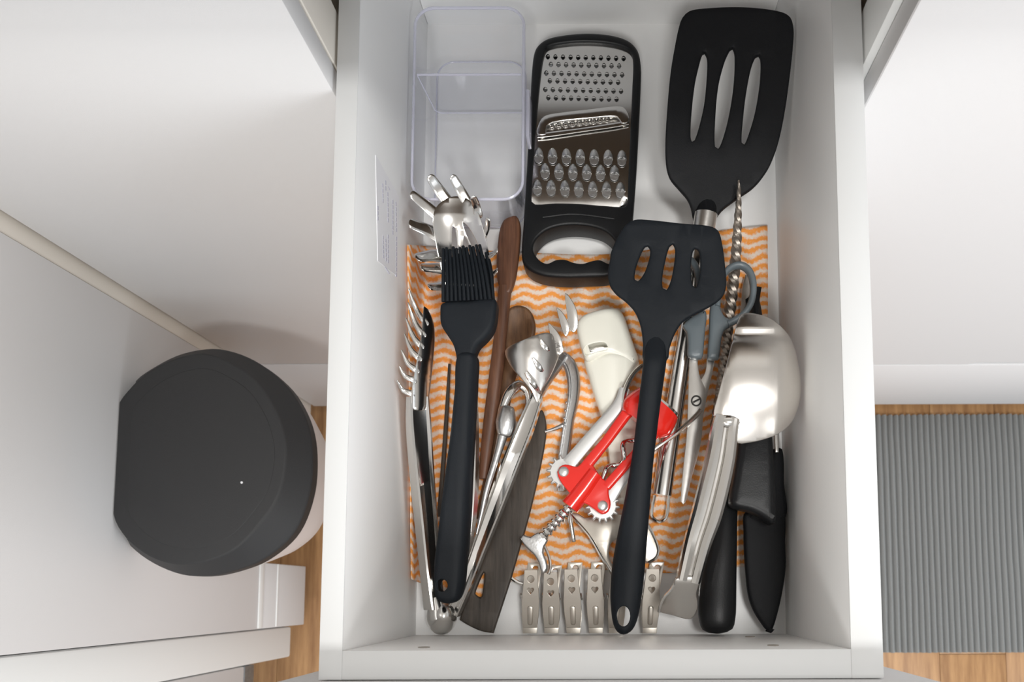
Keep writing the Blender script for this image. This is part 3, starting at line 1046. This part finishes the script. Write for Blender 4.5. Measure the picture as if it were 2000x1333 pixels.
for row in range(3):
    for i in range(12):
        f = (i + (0.5 if row == 1 else 0)) / 11.5
        xb = 866 + 95 * f + row * 2
        xt = 866 + 74 * f + row * 9
        yt = 488 - 6 * f + random.uniform(-4, 4) + row * 14
        zz = 0.0710 - row * 0.0055
        obj('bristle', sweep([(xb, 590 - 4 * f, zz, 7.6, 0.0036), (xb * .55 + xt * .45 + 2.5 * f, 540, zz + 0.001, 7.4, 0.0034), (xt, yt, zz - 0.001, 6.2, 0.003)], n=7, expo=2, step=16), M['silicone'], br)

# ------------------------------------------------------------------ wooden tools
wk = thing('wooden_stirrer', 'reddish walnut stirring stick with a rounded flat top, right of the brush', 'stirrer', base_of(970, 680))
obj('blade', slab([(971, 480), (976, 445), (984, 428), (995, 422), (1008, 420), (1016, 438), (1015, 475), (1010, 520), (1005, 548), (995, 572), (984, 572), (972, 552), (969, 520)], lambda x, y: 0.031 - 0.003 * ((x - 993) / 22) ** 2, 0.007, 0.0022, nseg=3, grid=8), M['walnut'], wk, sharp=60)
obj('handle', sweep([(987, 560, 0.0265, 26, 0.009), (979, 640, 0.025, 25, 0.010), (968, 740, 0.024, 27, 0.010), (955, 840, 0.0215, 25, 0.010), (944, 936, 0.020, 19, 0.009)], expo=2.6), M['walnut'], wk)
ws = thing('wooden_spoon', 'brown wooden spoon with a round head beside the walnut stick', 'spoon', base_of(990, 760))
obj('bowl', slab([(979, 640), (983, 615), (997, 599), (1015, 595), (1033, 603), (1044, 625), (1044, 650), (1034, 675), (1018, 695), (1000, 700), (986, 680)], lambda x, y: 0.0165 - 0.004 * max(0, 1 - ((x - 1012) / 30) ** 2 - ((y - 645) / 45) ** 2), 0.008, 0.003, nseg=3, grid=9), M['oak'], ws, sharp=60)
obj('handle', sweep([(1004, 690, 0.0115, 38, 0.008), (992, 740, 0.0110, 30, 0.009), (975, 840, 0.0105, 24, 0.009), (955, 940, 0.0105, 22, 0.009), (938, 1015, 0.0105, 20, 0.009)], expo=2.3), M['oak'], ws)
wp = thing('wooden_spatula', 'wide dark wooden spatula with a small slot near its square lower end', 'spatula', base_of(990, 1060))
obj('blade', slab([(1058, 800), (1066, 822), (1066, 852), (1058, 900), (1045, 960), (1030, 1020), (1015, 1072), (1000, 1124), (984, 1174), (963, 1238), (963, 1238), (940, 1234), (915, 1223), (897, 1212), (897, 1212), (906, 1180), (925, 1130), (945, 1080), (970, 1010), (1000, 930), (1028, 860), (1046, 815)],
                  lambda x, y: 0.0145 + 0.002 * (((x - 1000) + (y - 1000) * 0.32) / 50), 0.006, 0.0018, [[(944, 1118), (946, 1122), (941, 1164), (938, 1168), (927, 1161), (928, 1155)]], nseg=3, grid=20), M['wenge'], wp, sharp=60)
obj('chopstick', sweep([(878, 712, 0.010, 5, 0.004), (873, 800, 0.010, 8, 0.005), (866, 905, 0.010, 9, 0.006), (858, 1010, 0.010, 10, 0.006)], n=8), M['wenge'], label='thin dark wooden chopstick half hidden left of the brush handle', cat='chopstick')

# ------------------------------------------------------------------ spaghetti tongs (claw heads left and centre)
tg = thing('spaghetti_tongs', 'steel spaghetti tongs spread open, toothed claw heads at both tips', 'tongs', base_of(880, 1000))
LR = 0.85
arm = [(-1, -.9), (-.92, .75), (-.75, .9), (-.6, .35), (0, .1), (.6, .35), (.75, .9), (.92, .75), (1, -.9), (.7, -.2), (0, -.4), (-.7, -.2)]
obj('arm', sweep([(817, 775, 0.064, 46, 0.006), (819, 830, 0.057, 50, 0.008), (825, 920, 0.047, 46, 0.010), (834, 1020, 0.036, 42, 0.011), (842, 1110, 0.028, 38, 0.011), (850, 1190, 0.024, 34, 0.013)], profile=arm, roll=LR), M['steel'], tg, sharp=25)
obj('arm', sweep([(1050, 772, 0.040, 24, 0.006), (1028, 830, 0.040, 34, 0.007), (1000, 900, 0.037, 36, 0.009), (966, 990, 0.028, 34, 0.011), (936, 1070, 0.0235, 29, 0.010), (912, 1135, 0.022, 26, 0.011), (884, 1200, 0.020, 27, 0.013)], profile=arm), M['steel'], tg, sharp=25)
obj('hinge', join(dome(862, 1204, 0.012, 31, 37, 0.020, 22, 6), sweep([(852, 1168, 0.022, 30, 0.016), (858, 1210, 0.022, 40, 0.018)], n=12)), M['steel'], tg, sharp=60)
def claw_z(x, y):
    return 0.086 - 0.00052 * (x - 805) - 0.003 * ((x - 830) / 22) ** 2 - 0.014 * max(0, (y - 700) / 100)


ch = obj('claw_head', slab([(828, 598), (836, 604), (846, 628), (849, 655), (847, 690), (843, 730), (838, 772), (832, 800), (808, 800), (803, 780), (806, 748), (812, 715), (818, 680), (824, 640), (826, 612)],
                           claw_z, 0.0012, 0.0004, grid=8), M['steel'], tg, sharp=60)
for (tx, ty, bx, by) in ((797, 565, 838, 632), (796, 592, 833, 655), (792, 622, 829, 678), (789, 652, 825, 702), (783, 684, 820, 726), (779, 716, 814, 745), (775, 744, 810, 772)):
    zb = claw_z(bx - 6, by)
    obj('tooth', sweep([(bx - 3, by + 2, zb - 0.0016, 9, 0.0014), (bx - 9, by - 4, zb + 0.0002, 12, 0.0014), ((bx + tx) / 2 - 5, (by + ty) / 2 + 5, zb + 0.001, 9, 0.0014), (tx + 1, ty, 0.080, 3, 0.0014)], n=8, expo=2.5, step=6, round_ends=0.6), M['steel'], ch, sharp=60)
ch = obj('claw_head', slab([(986, 686), (996, 676), (1030, 661), (1062, 650), (1077, 652), (1086, 668), (1092, 690), (1084, 716), (1072, 740), (1058, 762), (1052, 790), (1048, 786), (1038, 764), (1022, 744), (1004, 724), (992, 706)],
                           lambda x, y: 0.058 - 0.010 * ((x - 1035) / 48) ** 2 - 0.016 * max(0, (y - 690) / 95) ** 1.2, 0.0012, 0.0004, grid=9), M['satin'], tg, sharp=60)
for leaf in ([(1104, 572), (1114, 582), (1125, 602), (1129, 622), (1128, 640), (1120, 650), (1112, 640), (1107, 610)], [(1087, 600), (1096, 607), (1106, 622), (1112, 638), (1110, 652), (1105, 658), (1098, 645), (1092, 624)],
             [(1071, 630), (1080, 638), (1090, 650), (1098, 668), (1098, 684), (1090, 690), (1082, 672), (1073, 648)], [(1080, 662), (1090, 668), (1100, 676), (1100, 688), (1092, 694), (1082, 682)]):
    obj('tooth', slab(leaf, lambda x, y: 0.046 + 0.00008 * (690 - y), 0.0012, 0.0005), M['steel'], ch, sharp=50)
for (tx, ty, bx, by) in ((1056, 664, 1078, 700), (1040, 698, 1066, 738), (1026, 728, 1056, 770)):
    obj('tooth_ridge', sweep([(tx, ty, 0.057, 5, 0.002), ((tx + bx) / 2, (ty + by) / 2, 0.053, 12, 0.004), (bx, by, 0.042, 6, 0.002)], n=8), M['steel'], ch)

# ------------------------------------------------------------------ small cast metal garlic press
gp = thing('garlic_press', 'small cast metal garlic press with an open loop, under the claw of the tongs', 'press', base_of(990, 850))
obj('loop', sweep([(976, 830, 0.036, 16, 0.006), (983, 795, 0.037, 17, 0.006), (996, 766, 0.037, 20, 0.006), (1014, 752, 0.033, 20, 0.006), (1029, 764, 0.031, 15, 0.006), (1032, 790, 0.030, 13, 0.005), (1026, 815, 0.029, 12, 0.005), (1012, 838, 0.029, 12, 0.005)], expo=2.2, step=6), M['steel'], gp)
obj('knob', sweep([(990, 800, 0.038, 30, 0.010), (988, 826, 0.038, 40, 0.014), (986, 848, 0.037, 30, 0.011)], n=14, round_ends=0.5), M['cast'], gp)
obj('stem', sweep([(983, 846, 0.036, 22, 0.009), (971, 890, 0.038, 15, 0.006), (951, 955, 0.040, 11, 0.004), (940, 1005, 0.040, 8, 0.003), (931, 1044, 0.040, 5, 0.003)], n=12), M['cast'], gp)

# ------------------------------------------------------------------ nutcracker
nc = thing('nutcracker', 'silver hinged nutcracker with arched jaw, above the corkscrew gear', 'nutcracker', base_of(1095, 800))
jaw = [(-1, -.7), (-.95, .6), (-.75, 1), (-.55, .55), (-.35, .45), (.35, .45), (.5, 0), (.62, 0), (.75, 1), (.95, .6), (1, -.7)]
obj('jaw_arm', sweep([(1097, 696, 0.016, 22, 0.008), (1112, 712, 0.016, 26, 0.009), (1120, 742, 0.016, 26, 0.009), (1119, 780, 0.016, 24, 0.009), (1111, 822, 0.015, 21, 0.009), (1105, 862, 0.014, 22, 0.009), (1099, 905, 0.0135, 22, 0.009), (1096, 960, 0.0135, 18, 0.008)], profile=jaw), M['cast'], nc, sharp=30)
obj('jaw_arm', sweep([(1102, 692, 0.016, 20, 0.008), (1088, 712, 0.018, 22, 0.008), (1072, 738, 0.020, 18, 0.007), (1056, 768, 0.0215, 14, 0.006), (1040, 806, 0.0225, 14, 0.006)], profile=jaw), M['cast'], nc, sharp=30)
obj('stop_bar', sweep([(1064, 844, 0.019, 5, 0.003), (1084, 838, 0.017, 7, 0.004), (1104, 829, 0.014, 10, 0.005)], n=8), M['cast'], nc)
for i in range(6):
    obj('grip_tooth', dome(1109 - 2.4 * max(0, i - 2), 742 + 15 * i, 0.0165, 3.2, 3.6, 0.003, 8, 3), M['cast'], nc) if i > 1 else None
obj('pin', sweep([(1109, 985, 0.0185, 10, 0.004), (1115, 1025, 0.0185, 9, 0.004), (1121, 1058, 0.0175, 8, 0.004)], n=10, round_ends=0.5), M['steel'], nc)

# ------------------------------------------------------------------ cream plastic peeler
cp = thing('cream_peeler', 'cream plastic hand peeler with a small dark window, under the black spatula', 'peeler', base_of(1190, 740))
obj('body', slab([(1126, 640), (1128, 624), (1140, 612), (1168, 602), (1196, 598), (1211, 602), (1220, 616), (1230, 645), (1240, 675), (1248, 700), (1240, 712), (1215, 702), (1190, 692), (1165, 698), (1146, 702), (1136, 680)],
                 lambda x, y: 0.030 - 0.006 * max(0, (x - 1195) / 45), 0.022, 0.006, [[(1141, 683), (1146, 676), (1162, 670), (1180, 669), (1187, 677), (1184, 683), (1168, 686), (1150, 692), (1144, 694)]], nseg=4, grid=9, hr=0.0008), M['cream'], cp, sharp=60)
obj('shade_plate', slab([(1138, 690), (1144, 672), (1182, 664), (1192, 680), (1172, 692), (1148, 698)], 0.013, 0.001, 0.0002), M['dark'], cp, label='dark sheet painted as the shade behind the window')  # dark sheet added for the shade inside the opening
obj('window_blade', slab([(1150, 686), (1158, 674), (1180, 670), (1186, 677), (1170, 683)], 0.0170, 0.001, 0.0002), M['satin'], cp, label='steel blade showing in the window')
obj('guard', slab([(1141, 700), (1165, 693), (1195, 685), (1235, 694), (1249, 706), (1243, 722), (1228, 748), (1214, 778), (1200, 808), (1188, 822), (1177, 814), (1166, 786), (1156, 756), (1148, 728)],
                  lambda x, y: 0.029 - 0.005 * abs((x - 1192) / 40) ** 1.5 - 0.005 * max(0, (y - 700) / 120), 0.018, 0.005, nseg=4, grid=11), M['cream'], cp, sharp=60)
obj('handle', sweep([(1204, 780, 0.012, 56, 0.014), (1216, 850, 0.011, 66, 0.012), (1222, 920, 0.011, 60, 0.012), (1220, 972, 0.011, 46, 0.011)], expo=3, round_ends=0.6), M['cream'], cp)

# ------------------------------------------------------------------ can opener plate under the corkscrew
ko = thing('can_opener', 'flat nickel can opener with bent handles, under the corkscrew gear', 'opener', base_of(1210, 1050))
kop = [(1110, 1002), (1130, 1004), (1142, 1012), (1190, 1004), (1240, 1010), (1264, 1022), (1276, 1046), (1286, 1076), (1281, 1090), (1264, 1099), (1250, 1088), (1232, 1066), (1212, 1052), (1197, 1058), (1190, 1070), (1190, 1088), (1197, 1104), (1206, 1124), (1198, 1124), (1182, 1096), (1166, 1066), (1150, 1044), (1128, 1020)]
obj('plate', slab(kop, 0.0125, 0.0022, 0.0006), M['nickel'], ko, sharp=50)
obj('handle_rim', wire([(1112, 1004, 0.0125), (1150, 1046, 0.0125), (1176, 1090, 0.0125), (1197, 1124, 0.0125)], 0.0014), M['steel'], ko)
obj('handle_rim', wire([(1262, 1020, 0.0125), (1276, 1046, 0.0125), (1286, 1076, 0.0125), (1281, 1090, 0.0125), (1266, 1100, 0.0125)], 0.0014), M['steel'], ko)

# ------------------------------------------------------------------ winged corkscrew
cs = thing('winged_corkscrew', 'red enamelled winged corkscrew with silver toothed levers', 'corkscrew', base_of(1160, 930))
obj('body_plate', slab([(1088, 922), (1093, 912), (1104, 907), (1128, 911), (1143, 897), (1155, 905), (1174, 932), (1188, 945), (1189, 965), (1193, 985), (1188, 1000), (1176, 1005), (1162, 996), (1146, 985), (1126, 978), (1108, 958), (1093, 938)], 0.0415, 0.006, 0.0015, nseg=3), M['red'], cs)
obj('barrel', sweep([(1113, 991, 0.037, 38, 0.0165), (1140, 957, 0.037, 38, 0.0165), (1163, 925, 0.037, 34, 0.016)], n=20, expo=2.1, smooth=False), M['red'], cs, sharp=50)
obj('leg', sweep([(1148, 907, 0.0385, 22, 0.007), (1185, 862, 0.038, 20, 0.007), (1226, 806, 0.038, 22, 0.009)], expo=4, smooth=False), M['red'], cs)
obj('leg', sweep([(1184, 952, 0.0385, 20, 0.007), (1228, 902, 0.038, 19, 0.007), (1284, 842, 0.038, 22, 0.009)], expo=4, smooth=False), M['red'], cs)
bn = obj('bell', sweep([(1252, 830, 0.039, 92, 0.025), (1262, 817, 0.0395, 112, 0.031), (1276, 800, 0.0395, 108, 0.030), (1285, 789, 0.0395, 98, 0.028)], n=28, expo=2.2, step=5), M['red'], cs, sharp=60)
obj('bell_rim', sweep([(1284, 790, 0.0395, 99, 0.028), (1287, 786, 0.0395, 97, 0.0275)], n=28, expo=2.2, smooth=False), M['steel'], bn)


def gear(cx_, cy_, r, a0, teeth=15):
    out = []
    for i in range(teeth):
        for f, q in ((0.0, 0.80), (0.22, 0.80), (0.36, 1.0), (0.62, 1.0), (0.78, 0.80)):
            a = a0 + 2 * math.pi * (i + f) / teeth
            out.append((cx_ + r * q * math.cos(a), cy_ + r * q * math.sin(a)))
    return out


for (gx, gy, a0, lever) in ((1101, 922, 0.1, [(1110, 908), (1128, 887), (1170, 838), (1206, 796), (1216, 776), (1220, 760)]), (1177, 988, 0.3, [(1188, 975), (1204, 952), (1226, 924), (1250, 900)])):
    lv = obj('lever', join(slab(gear(gx, gy, 34, a0), 0.0350, 0.0045, 0.0008, smooth=False, nseg=1), sweep([(x, y, 0.0330, 29 - 10 * i / len(lever), 0.0050) for i, (x, y) in enumerate(lever)], expo=5)), M['zinc'], cs, sharp=30, label='silver toothed lever')
    obj('rivet', dome(gx, gy, 0.0412, 10.5, 10.5, 0.0022, 18, 4), M['zinc'], cs)
obj('lever_tip', wire([(1217, 786, 0.033), (1222, 762, 0.034), (1233, 738, 0.035), (1248, 720, 0.036), (1262, 712, 0.037), (1276, 716, 0.037)], [0.0030 - 0.0016 * min(1, i / 18) for i in range(200)][:len(cr([(1217, 786), (1222, 762), (1233, 738), (1248, 720), (1262, 712), (1276, 716)], 6, False))]), M['steel'], cs)
obj('lever_tip', wire([(1248, 902, 0.034), (1275, 880, 0.037), (1300, 862, 0.040), (1322, 846, 0.042), (1345, 826, 0.0435), (1360, 812, 0.044), (1369, 801, 0.044)], 0.0019), M['steel'], cs)
rk = []
for i in range(7):
    f = i / 6.6
    x, y = 1110 - 52 * f, 994 + 58 * f
    for (d, w) in ((0, 24), (3.6, 24), (4.0, 15), (6.0, 15)):
        rk.append((x - d * 0.66, y + d * 0.75, 0.036, w - 2 * f, 0.0095 * w / 24))
obj('toothed_rack', sweep(rk, n=14, expo=2, smooth=False), M['steel'], cs, sharp=25)
obj('turning_handle', slab([(1016, 1052), (1021, 1045), (1036, 1049), (1050, 1040), (1064, 1046), (1070, 1056), (1063, 1068), (1061, 1080), (1067, 1096), (1069, 1112), (1060, 1122), (1055, 1112), (1052, 1100), (1044, 1086), (1031, 1073), (1020, 1061)], lambda x, y: 0.0385, 0.0050, 0.0020, nseg=4), M['cast'], cs, sharp=60)
obj('handle_wire', wire([(1063, 1066, 0.030), (1072, 1088, 0.029), (1075, 1110, 0.031), (1071, 1122, 0.032)], 0.0014), M['steel'], cs)
hx = []
A, B = P(1176, 938, 0.037), P(1262, 826, 0.038)
ax = (B - A).normalized()
sx = ax.cross(Vector((0, 0, 1))).normalized()
ux = sx.cross(ax)
for i in range(100):
    f = i / 99
    rr_ = 0.0046 * min(1, f * 4)
    a = 2 * math.pi * 2.3 * max(0, f - 0.12) + 2.6
    hx.append(A + ax * (f * (B - A).length) + sx * (rr_ * math.cos(a)) + ux * (rr_ * math.sin(a)))
obj('worm', tube(hx, 0.0023, 10), M['steel'], cs)

# ------------------------------------------------------------------ scissors
sc_ = thing('kitchen_scissors', 'scissors with grey plastic finger rings, beside the spatula handle', 'scissors', base_of(1375, 720))
lf = obj('grip', slab([(1334, 634), (1340, 626), (1360, 612), (1378, 604), (1381, 616), (1378, 645), (1375, 680), (1372, 697), (1346, 694), (1344, 668), (1342, 646)], 0.0475, 0.010, 0.0032, nseg=3), M['grey'], sc_)
obj('finger_ring', sweep([(1366, 600, 0.044, 14, 0.009), (1366, 560, 0.045, 13, 0.009), (1360, 525, 0.045, 13, 0.009), (1346, 508, 0.045, 13, 0.009), (1330, 520, 0.045, 13, 0.009), (1324, 555, 0.045, 13, 0.009), (1328, 600, 0.044, 13, 0.009), (1342, 626, 0.043, 14, 0.009)], step=6), M['grey'], lf)
rg = obj('grip', slab([(1388, 600), (1393, 582), (1404, 584), (1409, 602), (1418, 618), (1432, 624), (1428, 634), (1417, 641), (1411, 655), (1407, 690), (1405, 699), (1383, 698), (1383, 690), (1386, 650)], 0.0485, 0.010, 0.0032, nseg=3), M['grey'], sc_)
obj('finger_ring', sweep([(1401, 600, 0.046, 12, 0.009), (1403, 572, 0.047, 12, 0.009), (1412, 540, 0.048, 12, 0.009), (1428, 523, 0.048, 13, 0.009), (1447, 519, 0.048, 13, 0.009), (1463, 530, 0.048, 13, 0.009), (1471, 556, 0.048, 13, 0.009), (1468, 588, 0.047, 13, 0.009), (1456, 610, 0.046, 13, 0.009), (1438, 625, 0.045, 13, 0.009), (1420, 634, 0.045, 14, 0.009)], step=6), M['grey'], rg)
obj('blade', slab([(1349, 690), (1362, 690), (1363, 712), (1368, 738), (1380, 766), (1378, 790), (1371, 822), (1363, 850), (1354, 905), (1346, 950), (1335, 986), (1330, 980), (1334, 920), (1341, 850), (1344, 780), (1346, 720)], 0.0395, 0.0022, 0.0005), M['satin'], sc_)
obj('blade', slab([(1383, 692), (1396, 692), (1390, 735), (1382, 770), (1374, 810), (1371, 850), (1366, 880), (1352, 930), (1338, 984), (1334, 980), (1338, 920), (1346, 860), (1352, 790), (1366, 748), (1378, 725)], 0.0370, 0.0022, 0.0005), M['satin'], sc_)
pv = obj('pivot_screw', join(slab(ellipse(1360, 783, 10.5, 11, 20), 0.0404, 0.0012, 0.0003, [ellipse(1360, 783, 7.5, 8, 16)], smooth=False, hsmooth=False), sweep([(1354, 786, 0.0402, 3.5, 0.0008), (1366, 780, 0.0402, 3.5, 0.0008)], smooth=False, expo=5)), M['dark'], sc_, label='dark pivot screw')

# ------------------------------------------------------------------ twisted skewer
tw = []
cl = cr([(1443, 352, 0.0575, 3), (1443, 380, 0.054, 8), (1441, 430, 0.048, 14), (1437, 500, 0.039, 19), (1429, 575, 0.031, 21), (1419, 660, 0.022, 20), (1410, 740, 0.014, 18), (1400, 800, 0.010, 15), (1385, 880, 0.009, 9)], 3, False)
rings = []
for i, (x, y, z, w) in enumerate(cl):
    c = P(x, y, z)
    q = P(*cl[min(i + 1, len(cl) - 1)][:3]) - P(*cl[max(i - 1, 0)][:3])
    q.normalize()
    s = q.cross(Vector((0, 0, 1))).normalized()
    u = s.cross(q)
    w *= mpp(x, y, z) * 0.58
    ph = i * 0.21
    rings.append([c + (s * math.cos(a + ph) + u * math.sin(a + ph)) * (w * m_) for a, m_ in [(k * math.pi / 4, 1.0 if k % 2 == 0 else 0.86) for k in range(8)]])
obj('twisted_skewer', loft(rings), M['aged'], label='twisted metal skewer with its point resting on the large black turner', cat='skewer', sharp=25)

# ------------------------------------------------------------------ knives at the right
bk = thing('bread_knife', 'serrated bread knife with thick rounded black handle, right of the tongs arm', 'knife', base_of(1420, 900))
edge = [(1456, 536), (1462, 540)]
yy = 548
while yy < 900:
    f = (yy - 548) / 350
    edge += [(1468 - 22 * f, yy), (1470.5 - 22 * f, yy + 5), (1466 - 22 * f, yy + 10)]
    yy += 11
edge += [(1440, 960), (1412, 960), (1425, 820), (1438, 680), (1447, 600), (1450, 560)]
obj('blade', slab(edge, 0.0095, 0.0018, 0.0004, smooth=False), M['satin'], bk)
obj('handle', sweep([(1428, 925, 0.0125, 34, 0.014), (1423, 960, 0.015, 40, 0.016), (1417, 1010, 0.019, 46, 0.020), (1409, 1080, 0.023, 60, 0.025), (1402, 1150, 0.025, 72, 0.028), (1400, 1200, 0.027, 74, 0.029), (1401, 1222, 0.027, 66, 0.028)], n=20, expo=2.2, round_ends=0.5), M['plastic'], bk, sharp=60)
bs_ = thing('sheathed_knife', 'knife in a wide black plastic sheath under the steel tongs head', 'knife', base_of(1478, 800))
obj('sheath', slab([(1475, 553), (1482, 568), (1490, 600), (1497, 660), (1504, 760), (1512, 860), (1516, 920), (1518, 985), (1517, 1020), (1510, 1024), (1490, 1010), (1466, 998), (1440, 992), (1429, 984), (1428, 970), (1435, 930), (1444, 870), (1454, 770), (1462, 660), (1468, 590)],
                   lambda x, y: 0.052 - 0.010 * max(0, (900 - y) / 350) - 0.012 * max(0, (640 - y) / 90), 0.022, 0.0065, nseg=4, grid=22), M['plastic'], bs_, sharp=60)
obj('blade_spine', slab([(1512, 800), (1519, 800), (1521, 884), (1515, 884)], 0.030, 0.002, 0.0004), M['satin'], bs_)
dk = thing('paring_knife', 'black-coated paring knife with its pointed blade towards the drawer front', 'knife', base_of(1500, 1060))
obj('blade', slab([(1458, 1000), (1530, 1000), (1535, 1060), (1536, 1110), (1529, 1160), (1516, 1214), (1507, 1238), (1507, 1238), (1495, 1228), (1472, 1192), (1462, 1160), (1456, 1100), (1454, 1040)], lambda x, y: 0.024 - 0.00004 * abs(x - 1505), 0.008, 0.003, nseg=3, grid=14), M['nylon'], dk, sharp=60)
obj('handle', slab([(1512, 876), (1530, 876), (1534, 940), (1534, 1015), (1462, 1015), (1478, 960), (1500, 905)], 0.0235, 0.016, 0.005, nseg=3), M['nylon'], dk, sharp=60)

# ------------------------------------------------------------------ steel serving tongs with broad round head
st_ = thing('serving_tongs', 'shiny steel serving tongs with broad rounded head and long ridged arm at right', 'tongs', base_of(1440, 880))
ho = [(1436, 645), (1441, 626), (1448, 614), (1464, 611), (1500, 620), (1528, 640), (1548, 668), (1561, 718), (1565, 762), (1558, 801), (1543, 829), (1519, 848), (1488, 860), (1458, 866), (1441, 866), (1434, 845), (1428, 822), (1408, 818), (1394, 812), (1402, 775), (1418, 715)]


def head_z(x, y):
    e = max(0, (x - 1516 - 10 * math.sin((y - 620) / 240 * math.pi)) / 40)
    l = max(0, (1450 - (y - 640) * 0.22 - x) / 40)
    tcrease = 0.004 * math.exp(-((y - 655) / 9) ** 2)
    dm = (y - 735) * 0.00041
    dx = (x - 1470) * 0.00041
    return 0.104 - 0.018 * min(1.4, e) ** 1.2 - 0.005 * l ** 1.5 - tcrease - 5.5 * dm * dm - 3.0 * dx * dx


obj('head', slab(ho, head_z, 0.0014, 0.0005, grid=7), M['brushed'], st_, sharp=70)
rib = [(-1, -1), (-.92, .2), (-.72, .85), (-.5, .95), (-.2, .75), (-.08, -.1), (.06, -.1), (.18, .75), (.5, 1), (.75, .8), (.93, .2), (1, -1), (.6, -.2), (0, -.5), (-.6, -.2)]
obj('arm', sweep([(1422, 814, 0.0965, 50, 0.006), (1417, 835, 0.094, 54, 0.008), (1407, 900, 0.087, 60, 0.010), (1383, 1000, 0.077, 62, 0.011), (1364, 1060, 0.071, 56, 0.011), (1345, 1135, 0.063, 50, 0.011)], profile=rib), M['steel'], st_, sharp=20)
obj('arm_boss', dome(1424, 822, 0.0945, 24, 15, 0.0045, 18, 5), M['steel'], st_)
obj('spring_end', slab([(1322, 1130), (1366, 1130), (1360, 1160), (1363, 1186), (1352, 1208), (1340, 1210), (1312, 1202), (1289, 1196), (1287, 1188), (1296, 1170), (1312, 1152)], lambda x, y: 0.066 - 0.0003 * max(0, y - 1135) - 0.0002 * max(0, 1320 - x), 0.0016, 0.0006, grid=10), M['satin'], st_, sharp=60)
obj('spring_edge', wire([(1322, 1130, 0.064), (1313, 1150, 0.060), (1297, 1168, 0.055), (1289, 1186, 0.051), (1287, 1196, 0.049)], 0.0013), M['steel'], st_)
obj('lower_arm', sweep([(1338, 1160, 0.012, 40, 0.006), (1362, 1060, 0.012, 40, 0.006), (1380, 960, 0.012, 30, 0.006)], expo=4), M['steel'], st_)

# ------------------------------------------------------------------ steel clips at the front
def heart(cx_, cy_, s):
    return [(cx_ + s * p, cy_ + s * q) for p, q in ((0, -.45), (.3, -.85), (.75, -.85), (1, -.4), (.8, .1), (.4, .55), (0, 1), (-.4, .55), (-.8, .1), (-1, -.4), (-.75, -.85), (-.3, -.85))]


def leaf_outline(cx_, y0, y1, d=0.0):
    pr = ((0, -13), (0, 13), (.10, 13.5), (.35, 15.5), (.55, 17.5), (.80, 16.5), (.97, 14), (1, 13.5), (1, -13.5), (.97, -14), (.80, -16.5), (.55, -17.5), (.35, -15.5), (.10, -13.5))
    return [(cx_ + d * (1 - f) + o, y0 + (y1 - y0) * f) for f, o in pr]


CL = [(1035, 1114, 2), (1077, 1119, -2), (1120, 1113, -5), (1164, 1112, -3), (1203, 1117, 4), (1269, 1112, 6)]
LB = ['nickel clip with heart cutout, leftmost of the row along the drawer front', 'nickel clip with heart cutout, second from the left in the front row', 'nickel clip with heart cutout, third from the left in the front row',
      'nickel clip with heart cutout, fourth from the left, just left of the spatula handle', 'nickel clip with heart cutout, mostly hidden beneath the holed end of the spatula handle', 'nickel clip with heart cutout, rightmost, right of the spatula handle']
for i, (cx_, y0, lean) in enumerate(CL):
    t = thing('metal_clip', LB[i], 'clip', base_of(cx_, 1180), 'nickel clips in a row at the front of the drawer')
    y1 = 1227
    zt = (lambda a, b: (lambda x, y: 0.0275 - 0.0125 * max(0, min(1.1, (y - a) / (b - a)))))(y0, y1)
    ol = [(x + lean * (1 - (y - y0) / (y1 - y0)), y) for x, y in leaf_outline(cx_, y0, y1)]
    fx = lambda y: cx_ + lean * (1 - (y - y0) / (y1 - y0))
    lf = obj('top_leaf', slab(ol, zt, 0.0012, 0.0004, [ellipse(fx(y0 + 18), y0 + 18, 6.5, 7, 14), heart(fx(y0 + 41), y0 + 41, 6.5)], step=5, smooth=False, hsmooth=False), M['nickel'], t, sharp=14)
    obj('side_flange', join(*[sweep([(fx(y0 + 8) + s * 10.5, y0 + 8, zt(0, y0 + 8) - 0.0032, 2, 0.003), (fx(y0 + 60) + s * 13.5, y0 + 60, zt(0, y0 + 60) - 0.0042, 2, 0.005), (fx(y0 + 105) + s * 11.5, y0 + 105, zt(0, y0 + 105) - 0.0026, 2, 0.002)], n=6, expo=4) for s in (-1, 1)]), M['nickel'], lf)
    obj('pressed_rib', sweep([(fx(1190), 1188, zt(0, 1188), 11, 0.002), (fx(1205), 1203, zt(0, 1203), 11, 0.0026), (fx(1216), 1218, zt(0, 1218), 10, 0.002)], n=10, round_ends=0.8), M['nickel'], lf)
    obj('under_leaf', slab([(fx(y0) + 8 - 14, y0 - 14), (fx(y0) + 8 + 15, y0 - 14), (fx(1150) + 16, 1150), (cx_ + 17, 1200), (cx_ + 13.5, 1238), (cx_ - 13.5, 1238), (cx_ - 17, 1200), (fx(1150) - 12, 1150)], lambda x, y: 0.0058 + 0.006 * max(0, min(1, (y - 1110) / 120)), 0.0012, 0.0004, [ellipse(fx(y0) + 9, y0 - 2, 6, 6, 12)], smooth=False, hsmooth=False), M['nickel'], t, sharp=40)
    obj('spring', tube([P(cx_ - 17.5 + 35 * k / 40, 1166, 0.0150) + Vector((0, 0.0028 * math.cos(k * 1.2), 0.0028 * math.sin(k * 1.2))) for k in range(41)], 0.0006, 6), M['steel'], t)
obj('wire_hook', wire([(987, 1104, 0.0066), (991, 1117, 0.0062), (1000, 1131, 0.006), (1014, 1140, 0.006), (1021, 1142, 0.006)], 0.0018), M['steel'], label='curved steel wire end between the dark spatula and the leftmost clip', cat='hook')
